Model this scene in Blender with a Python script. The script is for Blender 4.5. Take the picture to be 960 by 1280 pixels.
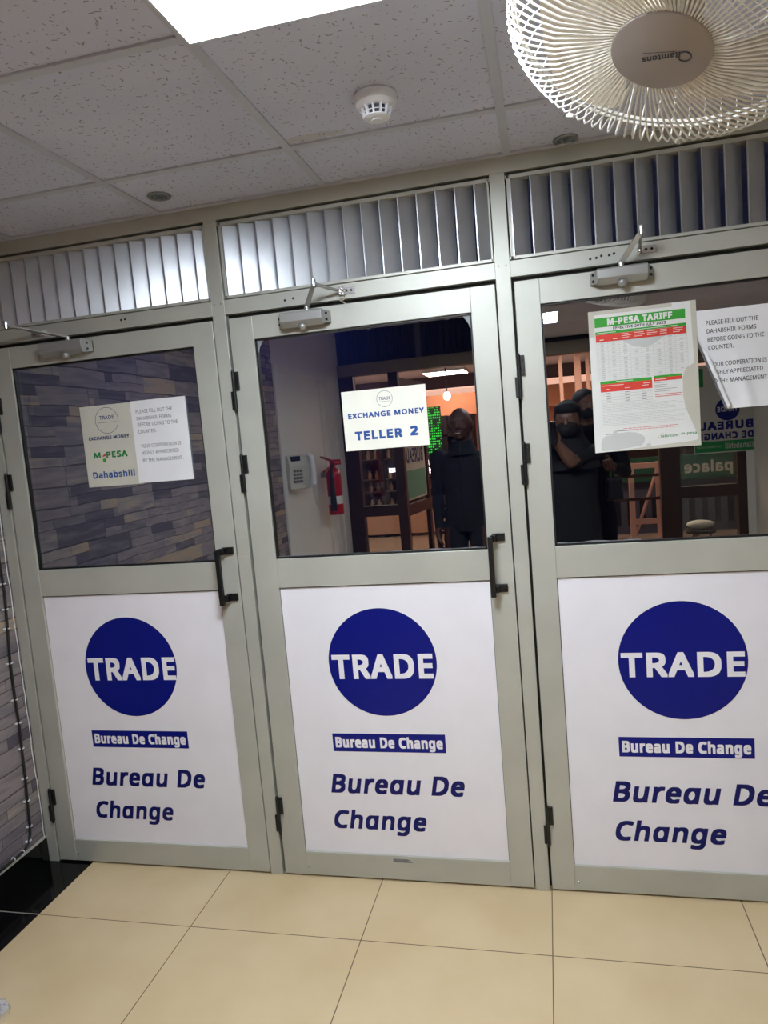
import bpy, bmesh, math, random, os
from mathutils import Vector, Matrix
random.seed(7)
for o in list(bpy.data.objects): bpy.data.objects.remove(o)
S = bpy.context.scene
COL = S.collection
pi = math.pi

# ------------------------------------------------------------------ camera, world, big lights, exposure
cam = bpy.data.cameras.new('camera')
cam_o = bpy.data.objects.new('camera', cam); COL.objects.link(cam_o)
CAM = Vector((1.7871, -2.3489, 1.5858))
rt = Vector((0.97192, 0.21999, -0.083504)); up = Vector((0.058715, 0.116917, 0.991404)); fw = Vector((-0.227859, 0.968471, -0.100718))
M = Matrix(((rt.x, up.x, -fw.x, CAM.x), (rt.y, up.y, -fw.y, CAM.y), (rt.z, up.z, -fw.z, CAM.z), (0, 0, 0, 1)))
cam_o.matrix_world = M
cam.sensor_fit = 'VERTICAL'; cam.sensor_height = 24.0; cam.lens = 24.0 * 892.85 / 1280.0
cam.clip_start = 0.02; cam.clip_end = 100
S.camera = cam_o
S.view_settings.view_transform = 'Standard'
S.view_settings.look = 'None'
S.view_settings.gamma = 1.0
S.view_settings.use_curve_mapping = False
S.view_settings.exposure = 0.43
world = bpy.data.worlds.new('world'); S.world = world; world.use_nodes = True
world.node_tree.nodes['Background'].inputs[0].default_value = (0.9, 0.95, 1.0, 1)
world.node_tree.nodes['Background'].inputs[1].default_value = 0.10
PANEL_L = 36.0        # ceiling panel over the room
BACK_L = 16.0         # panel in the raised ceiling behind the camera
MALL_L = 26.0         # warm panels of the arcade outside
TELLER_L = 9.0        # dim panel in the teller room
S.cycles.max_bounces = 10
S.cycles.glossy_bounces = 5
S.cycles.transparent_max_bounces = 12
S.cycles.sample_clamp_indirect = 6.0

# ------------------------------------------------------------------ materials
def lin(h):
    h = h.lstrip('#'); c = [int(h[i:i+2], 16) / 255 for i in (0, 2, 4)]
    return tuple((x / 12.92 if x <= .04045 else ((x + .055) / 1.055) ** 2.4) for x in c) + (1,)
class N:
    def __init__(s, name):
        s.m = bpy.data.materials.new(name); s.m.use_nodes = True
        s.t = s.m.node_tree; s.b = s.t.nodes['Principled BSDF']; s.o = s.t.nodes['Material Output']
    def n(s, typ, **kw):
        x = s.t.nodes.new(typ)
        for k, v in kw.items(): setattr(x, k, v)
        return x
    def l(s, a, b): s.t.links.new(a, b)
    def math(s, op, a, b=0.0, c=None):
        x = s.n('ShaderNodeMath', operation=op)
        for i, v in enumerate([a, b] + ([c] if c is not None else [])):
            if isinstance(v, (int, float)): x.inputs[i].default_value = v
            else: s.l(v, x.inputs[i])
        return x.outputs[0]
    def mix(s, f, a, b):
        x = s.n('ShaderNodeMix', data_type='RGBA')
        for i, v in ((0, f), (6, a), (7, b)):
            if isinstance(v, (int, float)): x.inputs[i].default_value = v
            elif isinstance(v, tuple): x.inputs[i].default_value = v
            else: s.l(v, x.inputs[i])
        return x.outputs[2]
    def ramp(s, f, stops, interp='LINEAR'):
        x = s.n('ShaderNodeValToRGB'); x.color_ramp.interpolation = interp
        e = x.color_ramp.elements
        while len(e) < len(stops): e.new(0.5)
        for i, (p, c) in enumerate(stops): e[i].position = p; e[i].color = c
        s.l(f, x.inputs[0]); return x.outputs[0]
def mat(name, col, rough=.5, metal=0.0, spec=.5, emis=None, es=0.0, var=0.0, vscale=8.0, coat=0.0, bump=0.0, bscale=60):
    k = N(name); b = k.b
    c = lin(col) if isinstance(col, str) else col
    b.inputs['Base Color'].default_value = c
    b.inputs['Roughness'].default_value = rough; b.inputs['Metallic'].default_value = metal
    b.inputs['Specular IOR Level'].default_value = spec
    b.inputs['Coat Weight'].default_value = coat
    tc = k.n('ShaderNodeTexCoord')
    no = k.n('ShaderNodeTexNoise'); no.inputs['Scale'].default_value = vscale; no.inputs['Detail'].default_value = 4
    k.l(tc.outputs['Object'], no.inputs['Vector'])
    v = var if var else 0.03
    d = tuple(max(0, x * (1 - v)) for x in c[:3]) + (1,); u = tuple(min(1, x * (1 + v)) for x in c[:3]) + (1,)
    k.l(k.ramp(no.outputs[0], [(.35, d), (.65, u)]), b.inputs['Base Color'])
    if bump:
        n2 = k.n('ShaderNodeTexNoise'); n2.inputs['Scale'].default_value = bscale; k.l(tc.outputs['Object'], n2.inputs['Vector'])
        bp = k.n('ShaderNodeBump'); bp.inputs['Strength'].default_value = bump; bp.inputs['Distance'].default_value = .004
        k.l(n2.outputs[0], bp.inputs['Height']); k.l(bp.outputs[0], b.inputs['Normal'])
    if emis:
        b.inputs['Emission Color'].default_value = lin(emis) if isinstance(emis, str) else emis
        b.inputs['Emission Strength'].default_value = es
    return k.m

ALU = mat('champagne_aluminium', '#b8b9b0', .43, .25, .5, var=.05, vscale=5)
ALU_D = mat('aluminium_shadow_gap', '#2c2d2b', .6, .1)  # darkened aluminium, shade of the frame gaps put into the colour
LOUV = mat('mill_aluminium', '#b9bbbf', .33, .75, .5, var=.08, vscale=7)
GASK = mat('black_rubber', '#0d0e10', .5)
BLK = mat('black_powder_coat', '#0b0c0e', .42)
PANELW = mat('white_sign_board', '#e9e7ee', .38, 0, .4, var=.015)
BLUE = mat('royal_blue_vinyl', '#031278', .35, 0, .3)
NAVY = mat('navy_vinyl', '#0a1160', .4, 0, .3)
WVIN = mat('white_vinyl', '#eceaf0', .38)
PAPER = mat('white_paper', '#e6e6e8', .75, 0, .2)
CREAM = mat('cream_paper', '#e9e8dc', .7, 0, .2)
BEIGE = mat('aged_beige_paper', '#c2beb1', .75, 0, .2)
INK = mat('black_ink', '#26262c', .7)
INKB = mat('blue_ink', '#1b4c93', .6)
INKN = mat('navy_ink', '#1c2f66', .6)
INKG = mat('green_ink', '#2f9a2a', .6)
INKDG = mat('dark_green_ink', '#157a3a', .6)
INKR = mat('red_ink', '#d23a2a', .6)
INKGR = mat('grey_ink', '#8a8a8a', .7)
STAIN = mat('adhesive_stain', '#c0c2bf', .7)
CHROME = mat('brushed_chrome', '#d5d5d5', .22, .9)
CLOSER = mat('silver_closer_paint', '#a9aaa8', .38, .6)
DSCREW = mat('dark_screw', '#2a2b2d', .4, .6)
PLASW = mat('white_plastic', '#e8e9ee', .35)
FANW = mat('fan_white_enamel', '#eeebe2', .3)
BLADE = mat('cream_fan_blade', '#b9ad9b', .35)
HUBM = mat('pearl_grey_plastic', '#a69c96', .35)
DARKV = mat('dark_vent', '#3a3f4c', .6)
GREYT = mat('ceiling_tee_enamel', '#c2c5d2', .5)
BLACKG = mat('black_granite', '#050506', .12, 0, .5)
GROUT = mat('pale_grout', '#a9a49a', .8)
CABLE = mat('black_cable', '#141115', .5)
WALLW = mat('cream_wall_paint', '#d9d8d2', .7, var=.02)
BEIGEW = mat('beige_wall_paint', '#c4c1b8', .7)
BROWN = mat('dark_brown_aluminium', '#3a2b25', .4, .2)
NAVYL = mat('navy_louvre', '#20263c', .5, .2)
TELB = mat('navy_teller_wall', '#24336e', .6)
GREYC = mat('plain_ceiling_paint', '#aaa8a6', .8)
PEACH = mat('peach_fascia', '#ec9f78', .6)
PINKST = mat('pink_primer_steel', '#d9ab98', .5)
DKSHOP = mat('dark_shopfit', '#2a211f', .5)
TANB = mat('tan_board', '#c79a80', .6)
SIGNG = mat('dark_green_sign', '#1f4d35', .5)
SIGNGY = mat('grey_poster_stock', '#b3b0a6', .6)
SKIN = mat('dark_brown_skin', '#4a2d20', .5, var=.06)
SKIN2 = mat('brown_skin', '#6a4838', .5, var=.06)
TEETH = mat('teeth_ivory', '#b5a898', .3)
EYEW = mat('eye_white', '#8f867c', .3)
JACK = mat('dark_jacket_cloth', '#090a0b', .9, var=.1, bump=.2)
NAVYC = mat('navy_shirt_cloth', '#0f1322', .9, var=.1)
TROU = mat('charcoal_trouser_cloth', '#0d0e11', .9)
SHOE = mat('black_leather', '#0a0a0a', .35)
HAIR = mat('black_hair', '#0b0909', .8)
MASKM = mat('dark_mask_cloth', '#181a1f', .9)
LANY = mat('blue_lanyard_ribbon', '#242a44', .7)
PHONEM = mat('black_phone_glass', '#0c0c0f', .15)
REDM = mat('extinguisher_red', '#b31420', .3, coat=.3)
TELM = mat('telephone_grey_plastic', '#c9c6bb', .45)
TELK = mat('telephone_key_grey', '#6d6b66', .5)
STEEL = mat('brushed_steel', '#9a9a9a', .3, .9)
OAK = mat('gold_frame', '#8a6a3a', .5)
BOTT = mat('perfume_bottle_glass', '#b08a70', .15, .2)
def emit(name, col, st):
    k = N(name); k.b.inputs['Base Color'].default_value = (.8, .8, .8, 1)
    k.b.inputs['Emission Color'].default_value = lin(col) if isinstance(col, str) else col; k.b.inputs['Emission Strength'].default_value = st
    return k.m
LIGHTP = emit('lit_panel_diffuser', (.84, .925, 1.01, 1), PANEL_L)
LIGHTB = emit('lit_back_panel_diffuser', (.9, .95, 1.0, 1), BACK_L)
LIGHTM = emit('lit_arcade_diffuser', '#ffe0c4', MALL_L)
LIGHTT = emit('lit_teller_diffuser', '#a8baff', TELLER_L)
NEONW = emit('white_neon', '#fff0f4', 9)
SLATGLOW = emit('peach_slat_painted_glow', '#ffc4a8', 1.3)  # emission stands in for warm light falling on the arcade ceiling slats
BULB = emit('lit_bulb', '#fff4e8', 30)

def glass(name, tint, refl, fac):
    k = N(name); k.t.nodes.remove(k.b)
    tr = k.n('ShaderNodeBsdfTransparent'); tr.inputs[0].default_value = tint
    gl = k.n('ShaderNodeBsdfGlossy'); gl.inputs['Color'].default_value = refl; gl.inputs['Roughness'].default_value = 0.0
    mx = k.n('ShaderNodeMixShader'); mx.inputs[0].default_value = fac
    k.l(tr.outputs[0], mx.inputs[1]); k.l(gl.outputs[0], mx.inputs[2]); k.l(mx.outputs[0], k.o.inputs[0])
    return k.m
GLASS = glass('reflective_tinted_glass', (.42, .45, .52, 1), (.95, .97, 1, 1), .42)
CLEAR = glass('clear_shop_glass', (.93, .95, .94, 1), (1, 1, 1, 1), .05)

def ceiling_mat():
    k = N('fissured_mineral_tile'); tc = k.n('ShaderNodeTexCoord')
    base = lin('#b6b2b1'); facs = []
    for sc, ln, wd, off in ((38, .0052, .0016, 0), (55, .0030, .0013, 3.3)):
        mp = k.n('ShaderNodeMapping'); mp.inputs['Location'].default_value = (off, off * .7, 0)
        k.l(tc.outputs['Object'], mp.inputs[0])
        vo = k.n('ShaderNodeTexVoronoi', voronoi_dimensions='2D'); vo.inputs['Scale'].default_value = sc
        k.l(mp.outputs[0], vo.inputs['Vector'])
        sub = k.n('ShaderNodeVectorMath', operation='SUBTRACT'); k.l(mp.outputs[0], sub.inputs[0]); k.l(vo.outputs['Position'], sub.inputs[1])
        sepc = k.n('ShaderNodeSeparateColor'); k.l(vo.outputs['Color'], sepc.inputs[0])
        ro = k.n('ShaderNodeVectorRotate', rotation_type='Z_AXIS'); k.l(sub.outputs[0], ro.inputs['Vector'])
        k.l(k.math('MULTIPLY', sepc.outputs[0], 6.283), ro.inputs['Angle'])
        sp = k.n('ShaderNodeSeparateXYZ'); k.l(ro.outputs[0], sp.inputs[0])
        a = k.math('DIVIDE', k.math('ABSOLUTE', sp.outputs[0]), k.math('MULTIPLY', sepc.outputs[1], ln * 1.5))
        b = k.math('DIVIDE', k.math('ABSOLUTE', sp.outputs[1]), wd)
        inside = k.math('MULTIPLY', k.math('LESS_THAN', k.math('MAXIMUM', a, b), 1.0), k.math('GREATER_THAN', sepc.outputs[2], .5))
        facs.append(inside)
    f = k.math('MAXIMUM', facs[0], facs[1])
    no = k.n('ShaderNodeTexNoise'); no.inputs['Scale'].default_value = 2.5; k.l(tc.outputs['Object'], no.inputs['Vector'])
    bc = k.ramp(no.outputs[0], [(.3, lin('#cccfe2')), (.7, lin('#d6d9ec'))])
    # faint brown water mark beside one tee crossing
    sp = k.n('ShaderNodeSeparateXYZ'); k.l(tc.outputs['Object'], sp.inputs[0])
    n2 = k.n('ShaderNodeTexNoise'); n2.inputs['Scale'].default_value = 30; k.l(tc.outputs['Object'], n2.inputs['Vector'])
    dx = k.math('MULTIPLY', k.math('SUBTRACT', sp.outputs[0], 1.2), 9); dy = k.math('MULTIPLY', k.math('SUBTRACT', sp.outputs[1], -.365), 40)
    r2 = k.math('ADD', k.math('MULTIPLY', dx, dx), k.math('MULTIPLY', dy, dy))
    st = k.math('MULTIPLY', k.math('LESS_THAN', r2, k.math('MULTIPLY', n2.outputs[0], 1.6)), .35)
    bc = k.mix(st, bc, lin('#a8a390'))
    k.l(k.mix(k.math('MULTIPLY', f, .8), bc, lin('#8a8686')), k.b.inputs['Base Color'])
    k.b.inputs['Roughness'].default_value = .9; k.b.inputs['Specular IOR Level'].default_value = .15
    return k.m
CEILM = ceiling_mat()

def floor_mat():
    k = N('polished_cream_porcelain'); tc = k.n('ShaderNodeTexCoord'); sp = k.n('ShaderNodeSeparateXYZ'); k.l(tc.outputs['Object'], sp.inputs[0])
    def joint(o, off):
        u = k.math('DIVIDE', k.math('SUBTRACT', o, off), .6)
        return k.math('LESS_THAN', k.math('ABSOLUTE', k.math('SUBTRACT', u, k.math('ROUND', u))), .0026)
    j = k.math('MAXIMUM', joint(sp.outputs[0], .5125), joint(sp.outputs[1], -.3081))
    no = k.n('ShaderNodeTexNoise'); no.inputs['Scale'].default_value = 3; no.inputs['Detail'].default_value = 6; k.l(tc.outputs['Object'], no.inputs['Vector'])
    c = k.ramp(no.outputs[0], [(.3, lin('#cdb48c')), (.7, lin('#d8c29c'))])
    k.l(k.mix(j, c, lin('#5e4a34')), k.b.inputs['Base Color'])
    k.l(k.math('ADD', k.math('MULTIPLY', j, .5), .16), k.b.inputs['Roughness'])
    k.b.inputs['Specular IOR Level'].default_value = .45
    return k.m
FLOORM = floor_mat()

def stone_mat():
    k = N('ledgestone_wallpaper'); tc = k.n('ShaderNodeTexCoord'); sp = k.n('ShaderNodeSeparateXYZ'); k.l(tc.outputs['Object'], sp.inputs[0])
    y, z = sp.outputs[1], sp.outputs[2]
    wob = k.n('ShaderNodeTexNoise'); wob.inputs['Scale'].default_value = 5; k.l(tc.outputs['Object'], wob.inputs['Vector'])
    z = k.math('ADD', z, k.math('MULTIPLY', k.math('SUBTRACT', wob.outputs[0], .5), .02))
    def cells(h, w, seed):
        r = k.math('FLOOR', k.math('DIVIDE', z, h))
        w1 = k.n('ShaderNodeTexWhiteNoise', noise_dimensions='1D'); k.l(k.math('ADD', r, seed), w1.inputs['W'])
        u = k.math('ADD', k.math('DIVIDE', y, w), k.math('MULTIPLY', w1.outputs[0], 5.0))
        c = k.math('FLOOR', u)
        cv = k.n('ShaderNodeCombineXYZ'); k.l(r, cv.inputs[0]); k.l(c, cv.inputs[1]); cv.inputs[2].default_value = seed
        w2 = k.n('ShaderNodeTexWhiteNoise', noise_dimensions='3D'); k.l(cv.outputs[0], w2.inputs['Vector'])
        fz = k.math('FRACT', k.math('DIVIDE', z, h)); fu = k.math('FRACT', u)
        return w2, fz, fu
    A, fzA, fuA = cells(.088, .34, 1.0); B, fzB, fuB = cells(.044, .22, 9.0)
    sA = k.n('ShaderNodeSeparateColor'); k.l(A.outputs[1], sA.inputs[0]); sB = k.n('ShaderNodeSeparateColor'); k.l(B.outputs[1], sB.inputs[0])
    pick = k.math('GREATER_THAN', sA.outputs[2], .42)      # which big stones are split into thin ledges
    def sel(a, b): return k.math('ADD', k.math('MULTIPLY', a, k.math('SUBTRACT', 1.0, pick)), k.math('MULTIPLY', b, pick))
    rnd = sel(sA.outputs[0], sB.outputs[0]); fz = sel(fzA, fzB); fu = sel(fuA, fuB)
    mp = k.n('ShaderNodeMapping'); mp.inputs['Scale'].default_value = (1, 5, 38); k.l(tc.outputs['Object'], mp.inputs[0])
    st = k.n('ShaderNodeTexNoise'); st.inputs['Scale'].default_value = 1.0; st.inputs['Detail'].default_value = 5; k.l(mp.outputs[0], st.inputs['Vector'])
    v = k.math('ADD', rnd, k.math('MULTIPLY', k.math('SUBTRACT', st.outputs[0], .5), .9))
    col = k.ramp(v, [(.05, lin('#56525a')), (.3, lin('#756e72')), (.5, lin('#8c8281')), (.68, lin('#756e73')), (.84, lin('#928a84')), (.97, lin('#a8937c'))])
    edge = k.math('MAXIMUM', k.math('LESS_THAN', fz, k.math('MULTIPLY', st.outputs[0], .16)), k.math('LESS_THAN', fu, .012))
    col = k.mix(k.math('MULTIPLY', edge, .75), col, lin('#2e2c33'))
    k.l(col, k.b.inputs['Base Color']); k.b.inputs['Roughness'].default_value = .65; k.b.inputs['Specular IOR Level'].default_value = .25
    return k.m
STONE = stone_mat()

# ------------------------------------------------------------------ mesh helpers
class MB:
    def __init__(s): s.v = []; s.f = []; s.mi = []
    def add(s, vs, fs, m=0):
        b = len(s.v); s.v += [tuple(v) for v in vs]
        for f in fs: s.f.append([b + i for i in f]); s.mi.append(m)
        return s
    def box(s, x0, x1, y0, y1, z0, z1, m=0, T=None):
        vs = [Vector((x, y, z)) for x in (x0, x1) for y in (y0, y1) for z in (z0, z1)]
        if T is not None: vs = [T @ v for v in vs]
        return s.add(vs, [(0, 1, 3, 2), (4, 6, 7, 5), (0, 4, 5, 1), (2, 3, 7, 6), (0, 2, 6, 4), (1, 5, 7, 3)], m)
    def quad(s, a, b, c, d, m=0): return s.add([a, b, c, d], [(0, 1, 2, 3)], m)
    def rect(s, x0, x1, z0, z1, y, m=0): return s.quad((x0, y, z0), (x1, y, z0), (x1, y, z1), (x0, y, z1), m)
    def poly(s, pts, m=0): return s.add(pts, [tuple(range(len(pts)))], m)
    def tube(s, pts, r, n=8, m=0, caps=True):
        pts = [Vector(p) for p in pts]; rs = r if isinstance(r, (list, tuple)) else [r] * len(pts)
        vs = []; fs = []; prev = None
        for i, p in enumerate(pts):
            t = (pts[min(i + 1, len(pts) - 1)] - pts[max(i - 1, 0)]).normalized()
            if prev is None:
                a = Vector((0, 0, 1)) if abs(t.z) < .9 else Vector((1, 0, 0))
                u = t.cross(a).normalized()
            else: u = (prev - t * prev.dot(t)).normalized()
            prev = u; w = t.cross(u)
            for k in range(n):
                a = 2 * pi * k / n; vs.append(p + (u * math.cos(a) + w * math.sin(a)) * rs[i])
        for i in range(len(pts) - 1):
            for k in range(n): fs.append((i*n+k, i*n+(k+1) % n, (i+1)*n+(k+1) % n, (i+1)*n+k))
        if caps: fs.append(tuple(range(n))[::-1]); fs.append(tuple((len(pts)-1)*n+k for k in range(n)))
        return s.add(vs, fs, m)
    def ring(s, c, ax, R, r, n=48, k=6, m=0):
        c = Vector(c); ax = Vector(ax).normalized(); u = ax.orthogonal().normalized(); w = ax.cross(u); vs = []; fs = []
        for i in range(n):
            a = 2*pi*i/n; d = u*math.cos(a)+w*math.sin(a)
            for j in range(k):
                b = 2*pi*j/k; vs.append(c + d*(R+r*math.cos(b)) + ax*r*math.sin(b))
        for i in range(n):
            for j in range(k): fs.append((i*k+j, ((i+1)%n)*k+j, ((i+1)%n)*k+(j+1)%k, i*k+(j+1)%k))
        return s.add(vs, fs, m)
    def lathe(s, prof, c, ax=(0, 0, 1), n=32, m=0):
        c = Vector(c); ax = Vector(ax).normalized(); u = ax.orthogonal().normalized(); w = ax.cross(u); vs = []; fs = []
        for r, h in prof:
            for k in range(n):
                a = 2*pi*k/n; vs.append(c + ax*h + (u*math.cos(a)+w*math.sin(a))*max(r, 1e-5))
        for i in range(len(prof)-1):
            for k in range(n): fs.append((i*n+k, i*n+(k+1) % n, (i+1)*n+(k+1) % n, (i+1)*n+k))
        fs.append(tuple(range(n))[::-1]); fs.append(tuple((len(prof)-1)*n+k for k in range(n)))
        return s.add(vs, fs, m)
    def ell(s, c, r, n=16, k=10, m=0, T=None):
        c = Vector(c); vs = []; fs = []
        for i in range(k+1):
            th = pi*i/k
            for j in range(n):
                a = 2*pi*j/n; p = Vector((r[0]*math.sin(th)*math.cos(a), r[1]*math.sin(th)*math.sin(a), r[2]*math.cos(th)))
                vs.append(c + (T @ p if T is not None else p))
        for i in range(k):
            for j in range(n): fs.append((i*n+j, (i+1)*n+j, (i+1)*n+(j+1) % n, i*n+(j+1) % n))
        return s.add(vs, fs, m)
    def prism(s, pts, d, m=0):
        """closed outline of 3-D points pushed along the vector d"""
        n = len(pts); a = [Vector(p) for p in pts]; b = [p + Vector(d) for p in a]
        return s.add(a + b, [tuple(range(n))[::-1], tuple(range(n, 2*n))] + [(i, (i+1) % n, n+(i+1) % n, n+i) for i in range(n)], m)
    def disc(s, x, z, r, y, m=0, n=64, rz=None):
        return s.poly([(x + r*math.cos(2*pi*i/n), y, z + (rz or r)*math.sin(2*pi*i/n)) for i in range(n)], m)
    def hoop(s, x, z, r, t, y, m=0, n=64, rz=None):
        rz = rz or r
        for i in range(n):
            a, b = 2*pi*i/n, 2*pi*(i+1)/n
            s.quad((x+r*math.cos(a), y, z+rz*math.sin(a)), (x+r*math.cos(b), y, z+rz*math.sin(b)),
                   (x+(r-t)*math.cos(b), y, z+(rz-t)*math.sin(b)), (x+(r-t)*math.cos(a), y, z+(rz-t)*math.sin(a)), m)
        return s
    def build(s, name, mats, parent=None, smooth=None, bevel=0.0, fix=True):
        me = bpy.data.meshes.new(name); me.from_pydata(s.v, [], s.f)
        if not isinstance(mats, (list, tuple)): mats = [mats]
        for m in mats: me.materials.append(m)
        me.polygons.foreach_set('material_index', s.mi)
        if fix:
            bm = bmesh.new(); bm.from_mesh(me); bmesh.ops.recalc_face_normals(bm, faces=bm.faces); bm.to_mesh(me); bm.free()
        if smooth: me.polygons.foreach_set('use_smooth', [True]*len(me.polygons)); me.set_sharp_from_angle(angle=math.radians(smooth))
        me.update()
        o = bpy.data.objects.new(name, me); COL.objects.link(o)
        if bevel:
            b = o.modifiers.new('edge', 'BEVEL'); b.width = bevel; b.segments = 2; b.limit_method = 'ANGLE'; b.angle_limit = .6
        if parent is not None:
            o.parent = parent; o.matrix_parent_inverse = WM[parent.name].inverted(); WM[o.name] = Matrix.Identity(4)
        else: WM[o.name] = Matrix.Identity(4)
        return o
WM = {}
def tag(o, label, cat, group=None, kind=None):
    o['label'] = label; o['category'] = cat
    if group: o['group'] = group
    if kind: o['kind'] = kind
    return o
def thing(name, label, cat, loc, group=None, kind=None):
    o = bpy.data.objects.new(name, None); COL.objects.link(o); o.empty_display_size = .05
    o.location = loc; WM[o.name] = Matrix.Translation(loc)
    return tag(o, label, cat, group, kind)
def dup(root, loc, label=None, rz=0.0):
    def cp(o, par):
        c = o.copy(); COL.objects.link(c)
        if par is not None: c.parent = par
        for ch in list(o.children): cp(ch, c)
        return c
    r = cp(root, None); r.location = loc; r.rotation_euler.z = rz
    if label: r['label'] = label
    return r

# ---- lettering
FD = os.path.join(bpy.utils.resource_path('LOCAL'), 'datafiles', 'fonts', 'NotoSansMath-Regular.woff2')
try: FONT = bpy.data.fonts.load(FD)
except Exception: FONT = None
_gc = {}
def raw(txt):
    if txt in _gc: return _gc[txt]
    c = bpy.data.curves.new('lettering_source', 'FONT'); c.body = txt; c.size = 1; c.resolution_u = 4
    if FONT: c.font = FONT
    o = bpy.data.objects.new('lettering_source', c); COL.objects.link(o)
    me = bpy.data.meshes.new_from_object(o)
    vs = [(v.co.x, v.co.y) for v in me.vertices]; fs = [tuple(p.vertices) for p in me.polygons]
    bpy.data.objects.remove(o); bpy.data.curves.remove(c); bpy.data.meshes.remove(me)
    _gc[txt] = (vs, fs); return _gc[txt]
def width(t): v = [a for a, b in raw(t)[0]]; return max(v) - min(v)
CAP = max(b for a, b in raw('H')[0]); XH = max(b for a, b in raw('x')[0]); HH = width('HH')
_adv = {}
def adv(c):
    if c not in _adv: _adv[c] = width('H' + c + 'H') - HH
    return _adv[c]
def text(mb, txt, x0, x1, zb, zt, y, m=0, bold=0.0, shear=0.0, flip=1, fn=None, yd=-1):
    """lettering from baseline zb to cap top zt, fitted between x0 and x1; '\u0251' is a one-storey a"""
    vs = []; fs = []; x = 0; tr = 1.7 * bold * CAP / (1 - 2*bold)          # bolder strokes need wider letter spacing
    for ch in txt:
        if ch == ' ': x += adv(' ') + tr; continue
        src = 'd' if ch == '\u0251' else ch
        g, gf = raw(src); b = len(vs)
        for a, c in g: vs.append((a + x, min(c, XH) if ch == '\u0251' else c))
        fs += [tuple(b + i for i in f) for f in gf]; x += adv(src) + tr
    lo = min(a for a, c in vs); hi = max(a for a, c in vs); h = zt - zb
    B = bold * h; sx = (x1 - x0 - 2 * B) / (hi - lo); sz = (h - 2 * B) / CAP
    offs = [(0, 0)] + ([(B*a, B*c) for a in (-1, 0, 1) for c in (-1, 0, 1) if a or c] if B else [])     # square pen: corners stay sharp
    for i, (ox, oz) in enumerate(offs):
        P = []
        for a, c in vs:
            zz = c * sz + B + oz; xx = (a - lo) * sx + B + ox + shear * zz
            X = x0 + xx if flip > 0 else x1 - xx
            p = (X, y + yd * i * 1e-5, zb + zz)
            P.append(fn(*p) if fn else p)
        mb.add(P, fs, m)
    return mb

# ================================================================== SETTING
ZC = 2.423
XL = -.285; XR = 3.65; YB = -4.9; YS = -3.0; ZR = 2.85
def struct(o, label, cat): return tag(o, label, cat, kind='structure')
mb = MB(); mb.box(-.0845, XR, YB, 1.6, -.06, 0)
struct(mb.build('floor', FLOORM), 'glossy cream porcelain tiled floor in front of the three doors', 'floor')
mb = MB(); mb.box(XL, -.0845, YB, 1.6, -.06, 0.0, 0)
for k in range(0, 9): mb.box(XL, -.0845, -.3096 - .6*k, -.3066 - .6*k, 0.0, .0004, 1)
struct(mb.build('trim_1', [BLACKG, GROUT]), 'black granite border strip of the floor along the stone wall', 'floor border')

# ceiling: tiles with the light openings left out, tees under them
CK = .5957; CX0 = .5259; CY0 = -.3288
def lx(k): return CX0 + CK*k
def ly(k): return CY0 - CK*k
LX0, LX1, LY1, LY0 = lx(1), lx(2), ly(1), ly(2)
mb = MB()
for (x0, x1, y0, y1) in ((XL, LX0, YS, 1.6), (LX1, XR, YS, 1.6), (LX0, LX1, YS, LY0), (LX0, LX1, LY1, 1.6), (1.44, 1.47, YB, YS), (1.93, XR, YB, YS), (1.47, 1.93, YB, -3.83), (1.47, 1.93, -3.23, YS)):
    mb.box(x0, x1, y0, y1, ZC + .006, ZC + .05)
ceil = struct(mb.build('ceiling', CEILM), 'suspended ceiling of fissured grey mineral tiles', 'ceiling')
mb = MB()
for k in range(-1, 6): mb.box(lx(k)-.012, lx(k)+.012, YS, 0.0, ZC, ZC + .0055)
for k in range(0, 5): mb.box(XL, XR, ly(k)-.012, ly(k)+.012, ZC + .0004, ZC + .0055)
mb.box(XL, XR, -.02, 0.0, ZC - .0006, ZC + .005)
struct(mb.build('trim_2', GREYT), 'grey painted tee grid carrying the ceiling tiles', 'ceiling grid')
mb = MB(); mb.box(XL - .1, XR + .1, YB, YS, ZR, ZR + .05); mb.box(XL - .1, 1.44, YS, YS + .03, ZC + .05, ZR + .05); mb.box(1.44, 1.47, YB, YS, ZC + .05, ZR + .05)
struct(mb.build('ceiling', GREYC), 'plain raised ceiling by the shop front behind the camera', 'ceiling')

# left wall: stone paper as far as y=-2.9, cream plaster after it
mb = MB(); mb.box(XL - .1, XL, -2.99, 0.06, 0, ZR)
struct(mb.build('wall_left', STONE), 'left wall papered with grey brown ledgestone pattern', 'wall')
mb = MB(); mb.box(XL - .1, XL - .002, YB, -2.99, 0, ZR)
for y in (-3.02, -4.18, -4.42, -4.62): mb.box(XL - .05, XL + .014, y - .028, y + .028, .1, 2.25 if y < -3 else ZR)
mb.box(XL - .05, XL + .012, -4.62, -3.05, 2.2, 2.26)
struct(mb.build('wall_left', WALLW), 'cream plaster wall with moulded frame, mirrored in the middle door glass', 'wall')
mb = MB(); mb.box(XL, XL + .011, -2.9, -.005, 0, .105, 0); mb.box(XL, XL + .0115, -2.9, -.005, .105, .110, 1)
struct(mb.build('baseboard_left', [BLACKG, GROUT]), 'black granite skirting with pale top joint under the stone wall', 'skirting')
# ragged white sealant line where the paper meets the jamb
mb = MB(); z = .11; pts = []
while z < 2.3:
    pts.append((XL + .004, -.007 - random.uniform(0, .006), z)); z += random.uniform(.02, .06)
mb.tube(pts, .0016, 6)
struct(mb.build('trim_3', PAPER), 'ragged white sealant line between stone wall and left jamb', 'sealant')
mb = MB(); mb.box(XR, XR + .1, YB, 1.6, 0, ZR)
struct(mb.build('wall_right', BEIGEW), 'plain beige wall mirrored at the edge of the third door', 'wall')

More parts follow.
